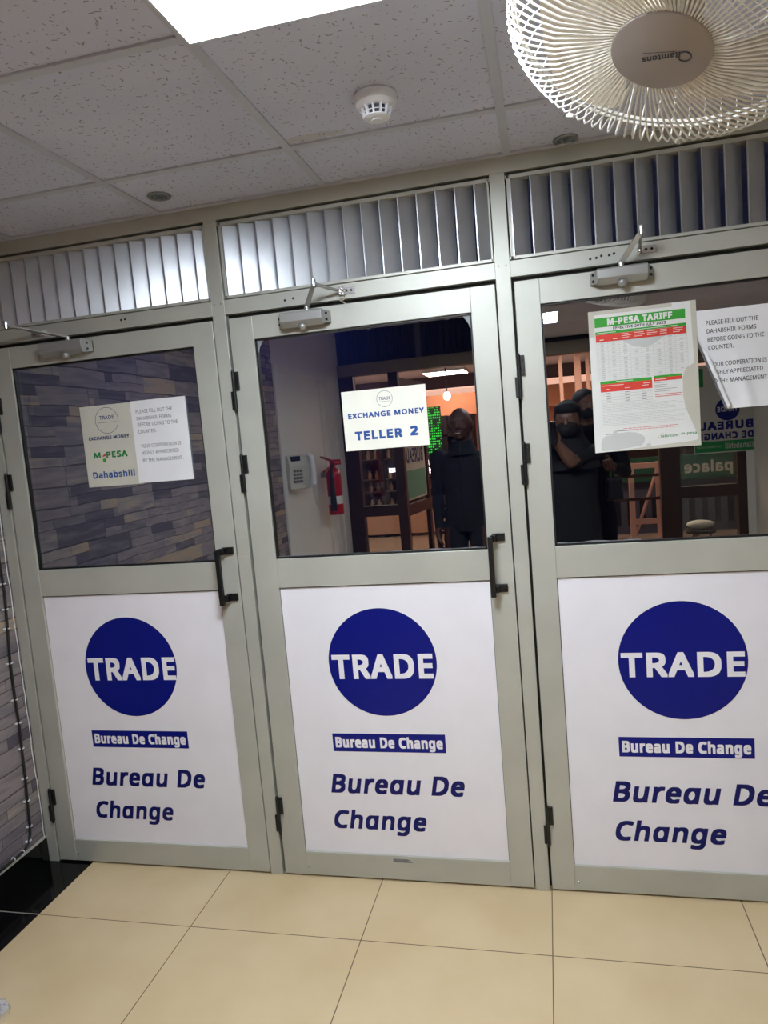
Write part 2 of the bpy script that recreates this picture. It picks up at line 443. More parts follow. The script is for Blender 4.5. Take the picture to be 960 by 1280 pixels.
# ---- partition framing
DZ_LT, DZ_LB, DZ_TB = 2.3758, 2.1085, 2.0588
MUL = [(-.2821, -.2367), (.6837, .7313), (1.6589, 1.7061), (2.6340, 2.6815)]
pf = thing('wall_front', 'grey aluminium partition frame holding the three doors and louvres', 'partition', (1.2, 0, 0), kind='structure')
FD_ = .10
for a, b in MUL: MB().box(a, b, 0, FD_, 0, DZ_LT).build('mullion', ALU, pf, bevel=.0012)
MB().box(-.2821, XR, 0, FD_, DZ_LT, ZC).build('top_rail', ALU, pf, bevel=.0012)
for i in range(3):
    a, b = MUL[i][1], MUL[i+1][0]
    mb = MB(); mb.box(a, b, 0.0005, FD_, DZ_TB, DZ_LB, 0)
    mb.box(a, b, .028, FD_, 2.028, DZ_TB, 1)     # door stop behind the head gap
    for s in (a + .03, b - .03): pass
    for sx in (a - .012, a - .036): mb.lathe([(.0022, 0), (.0022, .0012)], (sx, 0, DZ_LB - .012), (0, -1, 0), 10, 2)
    mb.build('transom', [ALU, ALU_D, DSCREW], pf, bevel=.001)
MB().box(2.6815, XR, .02, FD_, 0, DZ_LT).build('infill_panel', ALU, pf)
# stop strips that darken the gaps beside each leaf
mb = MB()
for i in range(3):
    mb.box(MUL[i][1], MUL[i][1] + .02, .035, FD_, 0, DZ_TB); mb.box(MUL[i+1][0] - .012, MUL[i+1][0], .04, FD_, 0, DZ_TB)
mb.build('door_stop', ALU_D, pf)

# ---- louvres above the doors
LN = [('vertical metal louvre over the left door, bright toward the middle post', 15), ('brightly lit vertical metal louvre over the middle door', 15), ('dim vertical metal louvre with dark gaps over the third door', 15)]
for i in range(3):
    a, b = MUL[i][1], MUL[i+1][0]
    t = thing('louvre_panel', LN[i][0], 'louvre', ((a+b)/2, .04, DZ_LB), 'louvres above the doors')
    mb = MB()
    for (x0, x1, z0, z1) in ((a, b, DZ_LB + .004, DZ_LB + .014), (a, b, DZ_LT - .020, DZ_LT - .008), (a + .004, a + .013, DZ_LB + .004, DZ_LT - .008), (b - .009, b - .003, DZ_LB + .004, DZ_LT - .008)):
        mb.box(x0, x1, .004, .06, z0, z1)
    for (x0, x1, z0, z1) in ((a, b, DZ_LB, DZ_LB + .006), (a, b, DZ_LT - .012, DZ_LT), (a, a + .006, DZ_LB, DZ_LT), (b - .006, b, DZ_LB, DZ_LT)): mb.box(x0, x1, .030, .058, z0, z1, 1)  # dark filler strips, gap shade round the louvre painted in
    mb.build('louvre_frame', [ALU, ALU_D], t, bevel=.0008)
    sp = .0617; n = 15; mb = MB(); x = a + .013 if i else a + .008
    if i == 0: x = b - .010 - .0617 * 15 + .004; x = max(x, a + .008)
    cnt = 0
    while x < b - .045:
        if i == 2 and x > 2.44 and x < 2.50: x += sp; continue        # the missing blade
        z0, z1 = DZ_LB + .013, DZ_LT - .019
        prof = [(x, .006), (x + .0042, .006), (x + .0046, .0085), (x + .054, .036), (x + .0545, .039), (x + .052, .039), (x + .002, .0115), (x, .0115)]
        mb.prism([(px, py, z0) for px, py in prof], (0, 0, z1 - z0)); x += sp
    mb.build('slat_panel', LOUV, t)

# ================================================================== DOORS
DOORS = [(-.2300, -.1534, .5979, .6790), (.7408, .8264, 1.5748, 1.6545), (1.7147, 1.7919, 2.5450, 2.6295)]
Z_GT, Z_GB, Z_PT, Z_PB, Z_DB, Z_DT = 1.9661, 1.1957, 1.0919, .0934, .0075, 2.044
TX = [dict(c=(.196, .808), t=(.0145, .3835), bar=(-.0085, .4020), b1=(-.036, .447), b2=(-.0385, .298)),
      dict(c=(1.1812, .8155), t=(.9990, 1.3610), bar=(.9750, 1.3835), b1=(.9510, 1.432), b2=(.9470, 1.287)),
      dict(c=(2.1620, .8105), t=(1.9770, 2.3460), bar=(1.9570, 2.3660), b1=(1.9285, 2.410), b2=(1.9269, 2.268))]
DL = ['left aluminium door with glass above a sign board, beside the stone wall', 'middle aluminium door with the teller sign on its glass', 'third aluminium door with the tariff poster on its glass, cut by the frame']
def hinge(parent, x, zc, lead):
    mb = MB()
    mb.box(x + .001, x + .021, -.006, .004, zc + .002, zc + .065); mb.box(x - .012, x + .006, -.006, .004, zc - .066, zc - .002)
    mb.tube([(x + .003, -.007, zc - .066), (x + .003, -.007, zc + .066)], .0062, 10)
    mb.lathe([(.005, 0), (.004, .006)], (x + .003, -.007, zc + .066)); mb.lathe([(.005, 0), (.004, .006)], (x + .003, -.007, zc - .072))
    for dz in (.018, .05):
        mb.lathe([(.003, 0), (.002, .0015)], (x + .015, -.006, zc + dz), (0, -1, 0), 8, 1); mb.lathe([(.003, 0), (.002, .0015)], (x - .008, -.006, zc - dz), (0, -1, 0), 8, 1)
    mb.build('hinge', [BLK, DSCREW], parent, bevel=.0008)
def handle(parent, x, zlo, zhi):
    """pull: bar toward the glass, two feet to its right"""
    mb = MB(); mb.box(x, x + .016, -.048, -.032, zlo, zhi, 0)
    for z in (zlo + .022, zhi - .008):
        mb.prism([(x + .008, -.048, z - .010), (x + .026, -.014, z - .013), (x + .026, -.014, z + .013), (x + .008, -.048, z + .012)], (0, .012, 0), 0)
        mb.box(x + .012, x + .053, -.0075, .0025, z - .013, z + .013, 0)
        mb.box(x + .012, x + .026, -.030, -.002, z - .011, z + .011, 0)
        mb.lathe([(.0045, 0), (.003, .002)], (x + .042, -.0075, z), (0, -1, 0), 10, 1)
    mb.build('pull_handle', [BLK, DSCREW], parent, bevel=.0015)
for i, (dl, gl, gr, dr) in enumerate(DOORS):
    d = struct(thing('door_%d' % (i+1), '', 'door', ((dl+dr)/2, .02, Z_DB)), DL[i], 'door')
    d['group'] = 'aluminium teller doors'
    Y0, Y1 = .002, .047
    for a, b in ((dl, gl), (gr, dr)): MB().box(a, b, Y0, Y1, Z_DB, Z_DT).build('stile', ALU, d, bevel=.0015)
    for nm, z0, z1 in (('top_rail', Z_GT, Z_DT), ('middle_rail', Z_PT, Z_GB), ('bottom_rail', Z_DB, Z_PB)):
        mb = MB(); mb.box(gl, gr, Y0 + .0012, Y1, z0, z1)
        if nm == 'bottom_rail': mb.lathe([(.004, 0), (.003, .002)], (gl + .012, Y0, z0 + .03), (0, -1, 0), 10, 1); mb.prism([(gl, Y0 + .012, z1), (gr, Y0 + .012, z1), (gr, Y0 + .0015, z1 - .001), (gl, Y0 + .0015, z1 - .001)], (0, 0, .004))
        mb.build(nm, [ALU, CHROME], d, bevel=.0012)
    # glass and its black gasket
    g = .006
    mb = MB()
    for (x0, x1, z0, z1) in ((gl, gl + g, Z_GB, Z_GT), (gr - g, gr, Z_GB, Z_GT), (gl, gr, Z_GT - g, Z_GT), (gl, gr, Z_GB, Z_GB + g)):
        mb.box(x0, x1, .010, .030, z0, z1)
    mb.build('glazing_gasket', GASK, d)
    gp = MB().box(gl + .003, gr - .003, .017, .022, Z_GB + .003, Z_GT - .003).build('glass_pane', GLASS, d)
    # protective film left curled at the glass edges
    mb = MB()
    if i == 1:
        for sx, px in ((1, gl + .006), (-1, gr - .006)):
            pr = [(px, .0165, Z_GT - .045)] + [(px + sx*(.003 + .022*math.sin(k*pi/12)**1.5 if k else .004), .0165 - .002*math.sin(k*pi/6), Z_GT - .045 + .039*math.sin(k*pi/12)) for k in range(7)] + [(px, .0165, Z_GT - .006)]
            mb.poly(pr)
    zf = Z_GB + .007; xs = [gl + .008 + (gr - gl - .016)*k/40 for k in range(41)]
    if i: mb.add([(x, .0165, zf) for x in xs] + [(x, .0160, zf + random.uniform(.0003, .003 if i == 1 else .005)) for x in xs], [(k, k+1, 42+k, 41+k) for k in range(40 if i == 1 else 14)])
    if i: mb.build('film_scrap', mat('clouded_film', '#8d9197', .5), d)
    # sign board
    T = TX[i]; yb = .011
    mb = MB(); mb.box(gl + .002, gr - .002, yb, .03, Z_PB, Z_PT - .004, 0)
    mb.box(gl, gr, .012, .04, Z_PT - .006, Z_PT, 1); mb.box(gl, gl + .004, .012, .04, Z_PB, Z_PT, 1); mb.box(gr - .004, gr, .012, .04, Z_PB, Z_PT, 1); mb.box(gl, gr, .0112, .04, Z_PB, Z_PB + .005, 1)
    brd = mb.build('sign_board', [PANELW, GASK], d)
    mb = MB(); cx, cz = T['c']; r = .1935
    mb.disc(cx, cz, r, yb - .0006, 0, 96); mb.hoop(cx, cz, r, .0016, yb - .0009, 2, 96)
    tz = (.7565, .8445) if i != 2 else (.7570, .8380)
    text(mb, 'TRADE', T['t'][0], T['t'][1], tz[0], tz[1], yb - .0011, 1, bold=.05)
    o = mb.build('logo_disc', [BLUE, WVIN, NAVY], brd, fix=False); o['label'] = 'royal blue disc with white TRADE lettering'
    mb = MB(); a, b = T['bar']; mb.rect(a, b, .4885, .5555, yb - .0006, 0)
    text(mb, 'Bureau De Change', a + .010, b - .010, .503, .5425, yb - .0011, 1, bold=.06)
    mb.build('name_bar', [NAVY if 0 else BLUE, WVIN], brd, fix=False)
    mb = MB()
    text(mb, 'Bure\u0251u De', T['b1'][0], T['b1'][1], .3315, .4030, yb - .0008, 0, bold=.048, shear=.19)
    text(mb, 'Ch\u0251nge', T['b2'][0], T['b2'][1], .1965, .2650, yb - .0008, 0, bold=.048, shear=.19)
    mb.build('lettering', NAVY, brd, fix=False)
    hx = dl - .004
    for z in (1.797, 1.507, .241) if i < 2 else (1.749, 1.470, .241): hinge(d, hx, z, 1)
    handle(d, (.6165, 1.5800, 2.545)[i], 1.044, 1.244)
# ---- door closers
def closer(label, x0, x1, z0, z1, flip, pivot, knob, br, gone):
    t = thing('door_closer', label, 'door closer', ((x0+x1)/2, -.02, z0), 'overhead door closers')
    mb = MB(); h = z1 - z0; D = .047
    prof = [(.0018, z0 + .004), (-D*.55, z0), (-D, z0 + h*.36), (-D, z1 - .004), (-D + .006, z1), (.0018, z1)]
    mb.prism([(x0, y, z) for y, z in prof], (x1 - x0, 0, 0))
    mb.build('closer_body', CLOSER, t, bevel=.0015)
    for sx, x in ((-1, x0), (1, x1)):
        w = .018; mb = MB()
        a, b = (x - w, x) if sx < 0 else (x, x + w)
        mb.prism([(a if sx < 0 else b, -.004, z0 + .008), (x, -D + .006, z0 + .003), (x, -D + .006, z1 - .003), (a if sx < 0 else b, -.004, z1 - .006)], (0, .005, 0), 0)
        mb.box(min(x, a if sx < 0 else b), max(x, a if sx < 0 else b), -.006, .0018, z0 + .006, z1 - .006, 0)
        for dz in (.3, .7): mb.lathe([(.0045, 0), (.004, .002)], (x + sx*w*.55, -.024, z0 + h*dz), (sx*.75, -.66, 0), 10, 1)
        mb.build('end_cap', [CLOSER, DSCREW], t)
    xm = (x0 + x1)/2 + (.0 if flip > 0 else .01)
    mb = MB(); mb.lathe([(.013, 0), (.0145, .004), (.0135, .009), (.008, .015), (.003, .018)], (xm, -D*.62, z0 + .004), (0, -.35, -1), 20)
    mb.build('pinion_cap', CLOSER, t, smooth=40)
    # arms
    px, pz = pivot; P0 = Vector((px, -.026, z1)); K = Vector(knob); Bk = Vector(br)
    mb = MB(); mb.tube([P0 + Vector((0, 0, -.004)), P0 + Vector((0, 0, .014))], .009, 14)
    A = P0 + Vector((0, 0, .011)); d = (K - A); s = (Vector((1, -.3, 0)) - d.normalized()*Vector((1, -.3, 0)).dot(d.normalized())).normalized() * .0085; n = d.cross(s).normalized() * .003
    mb.prism([A - s - n, K - s*.8 - n, K + s*.8 - n, A + s - n], n*2); mb.build('main_arm', CLOSER, t, bevel=.001)
    mb = MB(); mb.tube([K + Vector((0, 0, -.010)), K + Vector((0, 0, .012))], .0072, 12); mb.tube([K + Vector((0, -.001, .010)), K + Vector((0, -.001, .016))], .0055, 6)
    mb.build('elbow_bolt', CHROME, t)
    mb = MB(); mb.tube([K + Vector((0, .004, 0)), Bk], .0052, 10); mb.build('forearm_rod', CLOSER, t, smooth=40)
    mb = MB(); mb.box(Bk.x - .004, Bk.x + .048*flip if flip > 0 else Bk.x + .004, -.004, .0006, Bk.z - .010, Bk.z + .012) if flip > 0 else mb.box(Bk.x - .048, Bk.x + .004, -.004, .0006, Bk.z - .010, Bk.z + .012)
    mb.box(Bk.x - .007, Bk.x + .007, -.022, 0, Bk.z - .008, Bk.z - .004); mb.box(Bk.x - .007, Bk.x + .007, -.022, 0, Bk.z + .005, Bk.z + .009)
    mb.tube([(Bk.x, -.015, Bk.z - .010), (Bk.x, -.015, Bk.z + .011)], .005, 10)
    for k in (.02, .036): mb.lathe([(.004, 0), (.003, .002)], (Bk.x + k*flip, -.004, Bk.z + .001), (0, -1, 0), 10, 1)
    mb.build('arm_bracket', [CHROME, DSCREW], t)
    return t
closer('dull silver door closer with a left-folded arm on the left door', .012, .188, 1.984, 2.036, -1, (.125, 0), (-.045, -.125, 2.095), (.008, -.010, 2.078), 0)
closer('silver door closer with a wire-tied arm on the middle door', .944, 1.090, 1.982, 2.032, 1, (1.036, 0), (1.092, -.105, 2.098), (1.152, -.010, 2.083), 0)
closer('silver door closer with a steep arm on the third door', 1.962, 2.108, 1.994, 2.041, 1, (2.034, 0), (2.086, -.105, 2.118), (2.090, -.010, 2.086), 0)
# wire wound round the middle closer's bracket
mb = MB(); pts = [(1.158 + .009*math.cos(a*.9), -.014 + .010*math.sin(a*.9), 2.100 - .0012*a) for a in range(0, 40)] + [(1.168, -.018, 2.04)]
mb.tube(pts, .0012, 5); o = mb.build('binding_wire', BEIGE, None, smooth=60); tag(o, 'thin pale wire wound round the arm bracket over the middle door', 'wire')
# old screw holes drilled in the transoms
for x, z in ((.330, 2.088), (.346, 2.089), (.953, 2.080), (.983, 2.083), (1.948, 2.081), (1.966, 2.082), (1.981, 2.086), (2.004, 2.085), (2.018, 2.088)):
    mb = MB(); mb.lathe([(.0040, 0), (.0040, .0009)], (x, .0006, z), (0, -1, 0), 12, 0); mb.build('screw_hole', [DSCREW], pf)
# torn label residue on the middle door bottom rail
mb = MB(); mb.box(1.16, 1.232, .0022, .0032, .074, .0765); x = 1.16
for k in range(12): mb.box(1.16, 1.16 + random.uniform(.02, .07), .0021, .0032, .0765 + k*.0009, .0770 + k*.0009)
o = mb.build('label_residue', INKGR); tag(o, 'torn grey label residue on the bottom rail of the middle door', 'label residue')

def carry(o, depth):
    """sizes were read off on the face of the frame; the print lies deeper, so spread it to the size it has there"""
    k = depth / 2.349
    for v in o.data.vertices: v.co.x += (v.co.x - 1.787)*k; v.co.z += (v.co.z - 1.586)*k
    return o
for o in list(bpy.data.objects):
    if o.type == 'MESH' and o.name.split('.')[0] in ('logo_disc', 'name_bar', 'lettering'): carry(o, .0095)
# ================================================================== PAPERS ON THE GLASS
YG = .0165
def sheet(name, mats, x0, x1, z0, z1, label, cat, group=None, y=YG, th=.0007, build=None, bend=None):
    mb = MB(); nx, nz = 10, 12
    f = lambda x, z: (y - .0009 - (bend(x, z) if bend else 0))
    P = [(x0 + (x1-x0)*i/nx, f(x0 + (x1-x0)*i/nx, z0 + (z1-z0)*j/nz), z0 + (z1-z0)*j/nz) for j in range(nz+1) for i in range(nx+1)]
    Q = [(a, b + th, c) for a, b, c in P]; W = nx + 1; K = len(P)
    mb.add(P + Q, [(j*W+i, j*W+i+1, (j+1)*W+i+1, (j+1)*W+i) for j in range(nz) for i in range(nx)] + [(K+j*W+i, K+(j+1)*W+i, K+(j+1)*W+i+1, K+j*W+i+1) for j in range(nz) for i in range(nx)])
    ii = 0
    rim = [i for i in range(W)] + [j*W+nx for j in range(1, nz+1)] + [nz*W+i for i in range(nx-1, -1, -1)] + [j*W for j in range(nz-1, 0, -1)]
    mb.add([P[a] for a in rim] + [Q[a] for a in rim], [(a, (a+1) % len(rim), len(rim)+(a+1) % len(rim), len(rim)+a) for a in range(len(rim))])
    if build: build(mb, lambda x, yy, z: (x, f(x, z) - .0006 + (yy - y), z), y)
    o = carry(mb.build(name, mats, fix=False), .0150); return tag(o, label, cat, group)
def b1(mb, fn, y):
    mb.hoop(.224, 1.7397, .0478, .0016, y - .0015, 1)
    text(mb, 'TRADE', .1945, .2545, 1.7440, 1.7575, y - .0015, 1, bold=.03)
    for k in range(14): mb.rect(.186 + k*.0056, .190 + k*.0056, 1.7318, 1.7336, y - .0015, 1)
    text(mb, 'EXCHANGE MONEY', .1410, .3080, 1.6718, 1.6840, y - .0015, 1, bold=.06)
    text(mb, 'M', .1535, .1810, 1.6050, 1.6262, y - .0015, 2, bold=.065); text(mb, 'PESA', .2050, .2925, 1.6035, 1.6262, y - .0015, 2, bold=.065)
    mb.poly([(.184, y - .0015, 1.6105), (.190, y - .0015, 1.6125), (.197, y - .0015, 1.6180), (.206, y - .0015, 1.6205), (.203, y - .0015, 1.6120), (.192, y - .0015, 1.6090)], 3)
    mb.rect(.1885, .202, 1.590, 1.602, y - .0014, 4)
    text(mb, 'Dahabshiil', .1395, .3130, 1.5305, 1.5545, y - .0015, 5, bold=.05)
sheet('teller_sign', [mat('grey_beige_card', '#c9c6ba', .75, 0, .2), INKN, INKDG, INKR, INKG, mat('dahab_blue_ink', '#23508f', .6)], .1170, .3420, 1.4995, 1.7965,
      'beige service sign with green and blue lettering on the left door glass', 'sign', 'paper signs on the glass', build=b1)
def notice_lines(mb, rows, m, y, fn=None, bold=.012):
    for txt, x0, x1, zb, zt in rows: text(mb, txt, x0, x1, zb, zt, y, m, bold=bold, fn=fn)
N1 = [('PLEASE FILL OUT THE', .3475, .4920, 1.7535, 1.7660), ('DAHABSHIIL FORMS', .3480, .4865, 1.7290, 1.7410), ('BEFORE GOING TO THE', .3490, .5085, 1.7060, 1.7185), ('COUNTER.', .3490, .4200, 1.6815, 1.6935),
      ('YOUR COOPERATION IS', .3520, .5120, 1.6290, 1.6410), ('HIGHLY APPRECIATED', .3530, .5000, 1.6040, 1.6165), ('BY THE MANAGEMENT.', .3540, .5150, 1.5768, 1.5890)]
def b2(mb, fn, y):
    notice_lines(mb, N1, 1, y - .0017, bold=.01)
bend2 = lambda x, z: .003
sheet('paper_notice', [PAPER, INK], .3275, .5470, 1.5020, 1.7985, 'white printed notice lapping the beige sign on the left door', 'notice', 'paper signs on the glass', build=lambda mb, fn, y: notice_lines(mb, N1, 1, y - .0043, bold=0), bend=bend2)
def b3(mb, fn, y):
    mb.hoop(1.2685, 1.7203, .0272, .0011, y - .0015, 1)
    text(mb, 'TRADE', 1.2487, 1.2887, 1.7165, 1.7267, y - .0015, 1, bold=.02); mb.rect(1.2505, 1.2875, 1.7113, 1.7121, y - .0015, 1)
    text(mb, 'EXCHANGE MONEY', 1.1382, 1.3985, 1.6630, 1.6805, y - .0015, 2, bold=.065)
    text(mb, 'TELLER', 1.1563, 1.3200, 1.5893, 1.6192, y - .0015, 2, bold=.075); text(mb, '2', 1.3470, 1.3735, 1.5910, 1.6225, y - .0015, 2, bold=.075)
sheet('teller_sign', [CREAM, INKN, INKB], 1.1205, 1.4085, 1.5560, 1.7555, 'cream teller number sign with blue capitals on the middle door glass', 'sign', 'paper signs on the glass', build=b3)
def b4(mb, fn, y):
    Y = y - .0022
    W = [(1.9335, 1.487), (1.9335, 1.921), (2.2275, 1.921), (2.2330, 1.738), (2.2210, 1.731), (2.2110, 1.727), (2.2030, 1.711), (2.1985, 1.695), (2.1985, 1.640), (2.2035, 1.605), (2.2150, 1.575), (2.2280, 1.540), (2.2375, 1.512), (2.2330, 1.506), (2.2150, 1.503), (2.0900, 1.496), (2.0000, 1.489)]
    mb.poly([(x, Y + .0006, z) for x, z in W], 1)
    mb.rect(1.9335, 1.9500, 1.845, 1.921, Y + .0003, 0); mb.rect(1.9500, 2.176, 1.9105, 1.9209, Y + .0003, 0)
    mb.rect(1.9505, 2.2125, 1.8725, 1.9005, Y, 2); text(mb, 'M-PESA TARIFF', 1.9880, 2.1760, 1.8770, 1.8965, Y - .0004, 1, bold=.07)
    text(mb, 'EFFECTIVE 29\u1d40\u1d34 JULY 2023' if 0 else 'EFFECTIVE 29TH JULY 2023', 2.0045, 2.1570, 1.8625, 1.8705, Y, 3, bold=.05)
    mb.rect(1.9515, 2.2140, 1.8505, 1.8590, Y, 2); mb.rect(1.9520, 2.2142, 1.8275, 1.8500, Y, 4)
    for k in range(5):
        for q in range(3): mb.rect(2.028 + k*.037, 2.028 + k*.037 + random.uniform(.018, .030), 1.8455 - q*.0055, 1.8470 - q*.0055, Y - .0004, 1)
    for x in (1.963, 2.003): mb.rect(x, x + .012, 1.8330, 1.8350, Y - .0004, 1)
    mb.rect(1.956, 2.012, 1.8540, 1.8555, Y - .0004, 1); mb.rect(2.060, 2.190, 1.8535, 1.8550, Y - .0004, 1)
    n = 19; zt, zb = 1.8275, 1.7105
    cols = [1.953, 1.986, 2.020, 2.052, 2.084, 2.118, 2.150, 2.182, 2.2155]
    for k in range(n+1): z = zt + (zb - zt)*k/n; mb.rect(1.953, 2.2155, z, z + .0005, Y, 8)
    for c in cols: mb.rect(c, c + .0005, zb, zt, Y, 8)
    for k in range(n):
        z = zt + (zb - zt)*(k + .65)/n
        for j, c in enumerate(cols[:-1]):
            if random.random() < (.95 if j in (0, 1, 2, 4, 6) else .55): w = random.uniform(.007, .012); mb.rect(c + .017 - w/2, c + .017 + w/2, z, z + .0020, Y - .0002, 8)
    mb.poly([(2.030, Y - .0003, 1.8272), (2.153, Y - .0003, 1.8272), (2.120, Y - .0003, 1.806), (2.092, Y - .0003, 1.7985), (2.060, Y - .0003, 1.806)], 6)
    mb.rect(1.958, 2.1100, 1.6985, 1.7075, Y, 2); mb.rect(1.9585, 2.1105, 1.6740, 1.6985, Y, 4); mb.rect(2.1155, 2.1968, 1.7030, 1.7095, Y, 2); mb.rect(2.1158, 2.1965, 1.6930, 1.7030, Y, 4)
    for x, w, z in ((2.005, .05, 1.7025), (1.962, .065, 1.6920), (2.085, .02, 1.6900), (1.975, .012, 1.681), (2.03, .014, 1.681), (2.08, .02, 1.684)): mb.rect(x, x + w, z, z + .0017, Y - .0004, 1)
    mb.rect(2.12, 2.15, 1.697, 1.699, Y - .0004, 1)
    for k in range(4):
        z = 1.668 - k*.0085
        mb.rect(1.9585, 2.1105, z - .003, z - .0025, Y, 5)
        for c in (1.975, 2.03, 2.08): mb.rect(c, c + .013, z, z + .0022, Y - .0002, 5)
    for k in range(5): z = 1.687 - k*.0065; mb.rect(2.117, 2.117 + random.uniform(.03, .075), z, z + .0014, Y, 5)
    for k in range(2): mb.rect(2.118, 2.196, 1.6515 - k*.006, 1.6532 - k*.006, Y, 4)
    for k in range(15):
        z = 1.634 - k*.0046
        if k == 6: continue
        x = 1.960
        while x < 2.165 + (k % 4)*.012 - (.05 if k in (0, 3, 9) else 0): w = random.uniform(.005, .016); mb.rect(x, x + w, z, z + .0010, Y, 8); x += w + .0018
    for k in range(2):
        x = 2.02 + k*.012
        while x < 2.178: w = random.uniform(.005, .014); mb.rect(x, x + w, 1.5560 - k*.0052, 1.5574 - k*.0052, Y, 4); x += w + .0018
    for k in range(2): mb.rect(1.998 - k*.03, 2.05 - k*.02, 1.5500 - k*.008, 1.5514 - k*.008, Y, 3)
    bl = [(1.9515, 1.4915), (1.9520, 1.515), (1.9570, 1.530), (1.966, 1.538), (1.980, 1.539), (1.988, 1.5415), (1.990, 1.551), (1.996, 1.553), (2.000, 1.547), (2.004, 1.5435), (2.030, 1.5455), (2.058, 1.542), (2.074, 1.534), (2.083, 1.524), (2.080, 1.510), (2.070, 1.5), (2.0, 1.4925)]
    mb.poly([(x, Y - .0002, z) for x, z in bl], 6)
    mb.poly([(2.086, Y - .0002, 1.498), (2.086, Y - .0002, 1.503), (2.092, Y - .0002, 1.5065), (2.099, Y - .0002, 1.504), (2.1, Y - .0002, 1.4985)], 6)
    text(mb, 'Safaricom', 2.128, 2.177, 1.5205, 1.5285, Y, 7, bold=.03); text(mb, 'm-pesa', 2.188, 2.232, 1.5240, 1.5320, Y, 7, bold=.03); mb.rect(2.182, 2.1825, 1.519, 1.530, Y, 5)
    mb.poly([(2.118, Y, 1.5195), (2.1205, Y, 1.5205), (2.1235, Y, 1.5245), (2.1225, Y, 1.520)], 4); mb.rect(2.134, 2.137, 1.5305, 1.5325, Y, 4)
sheet('tariff_poster', [BEIGE, mat('tariff_print_paper', '#dcdcd8', .6, 0, .2), INKG, INK, INKR, INKGR, STAIN, INKDG, mat('pale_grey_print', '#b4b4b2', .7)], 1.9325, 2.2440, 1.4880, 1.9225,
      'torn tariff poster with green and red table heads on the third door', 'poster', 'paper signs on the glass', build=b4)

# curled A4 notice at the right of the third door: its lower left corner is rolled toward us
def curl(x, y, z):
    nx, nz = -.9407, -.3390                                    # direction across the fold, toward the corner
    s = (x - 2.2475)*nx + (z - 1.8120)*nz
    off = 0.0
    if s > 0:
        R = max(.0035, .0075 - .045*s); a = s / .0075
        ds = R*math.sin(a) - s; off = .0075 - R*math.cos(a)
        x += ds*nx; z += ds*nz
    bulge = .004*math.exp(-((s + .0)/.05)**2) + .002 + .007*math.exp(-((s + .075 - .12*(1.75 - z))/.018)**2)*max(0, min(1, (1.80 - z)/.12))
    return (x, y - bulge - off, z)
mb = MB(); nx, nz = 40, 56; x0, x1, z0, z1 = 2.2440, 2.4540, 1.5915, 1.8885; yy = YG - .001
P = []
for lay in (0, .0006):
    for j in range(nz+1):
        for i in range(nx+1): P.append(curl(x0 + (x1-x0)*i/nx, yy + lay, z0 + (z1-z0)*j/nz))
W = nx + 1; K = W*(nz+1)
mb.add(P, [(j*W+i, j*W+i+1, (j+1)*W+i+1, (j+1)*W+i) for j in range(nz) for i in range(nx)] + [(K+j*W+i, K+(j+1)*W+i, K+(j+1)*W+i+1, K+j*W+i+1) for j in range(nz) for i in range(nx)])
N3 = [('PLEASE FILL OUT THE', 2.2690, 2.4130, 1.8440, 1.8565), ('DAHABSHIIL FORMS', 2.2705, 2.4070, 1.8195, 1.8320), ('BEFORE GOING TO THE', 2.2720, 2.4280, 1.7945, 1.8070), ('COUNTER.', 2.2730, 2.3430, 1.7705, 1.7830),
      ('YOUR COOPERATION IS', 2.2760, 2.4330, 1.7205, 1.7330), ('HIGHLY APPRECIATED', 2.2770, 2.4220, 1.6960, 1.7085), ('BY THE MANAGEMENT.', 2.2770, 2.4360, 1.6705, 1.6830)]
notice_lines(mb, N3, 1, yy - .0007, fn=curl)
o = carry(mb.build('paper_notice', [PAPER, INK], smooth=50, fix=False), .0125); tag(o, 'white printed notice with a curled corner beside the tariff poster', 'notice', 'paper signs on the glass')

# ================================================================== CEILING FITTINGS
t = thing('ceiling_light_panel', 'square glowing white light panel in the ceiling grid over the doors', 'ceiling light', ((LX0+LX1)/2, (LY0+LY1)/2, ZC))
mb = MB(); fr = .004; X0, X1, Y0, Y1 = LX0 + .007, LX1 - .007, LY0 + .007, LY1 + .003
for (a, b, c, d) in ((X0, X1, Y1 - fr, Y1), (X0, X1, Y0, Y0 + fr), (X0, X0 + fr, Y0 + fr, Y1 - fr), (X1 - fr, X1, Y0 + fr, Y1 - fr)):
    mb.box(a, b, c, d, ZC - .011, ZC - .0005)
mb.build('light_frame', PLASW, t, bevel=.001)
MB().box(X0 + fr, X1 - fr, Y0 + fr, Y1 - fr, ZC - .0095, ZC - .002).build('diffuser', LIGHTP, t)
t = thing('ceiling_light_panel', 'narrower light panel behind the camera, mirrored at the top of the third door', 'ceiling light', (1.7, -3.5, ZC))
mb = MB()
for (a, b, c, d) in ((1.47, 1.93, -3.83, -3.82), (1.47, 1.93, -3.24, -3.23), (1.47, 1.48, -3.82, -3.24), (1.92, 1.93, -3.82, -3.24)): mb.box(a, b, c, d, ZC + .001, ZC + .03)
mb.build('light_frame', PLASW, t)
MB().box(1.48, 1.92, -3.82, -3.24, ZC + .006, ZC + .012).build('diffuser', LIGHTB, t)

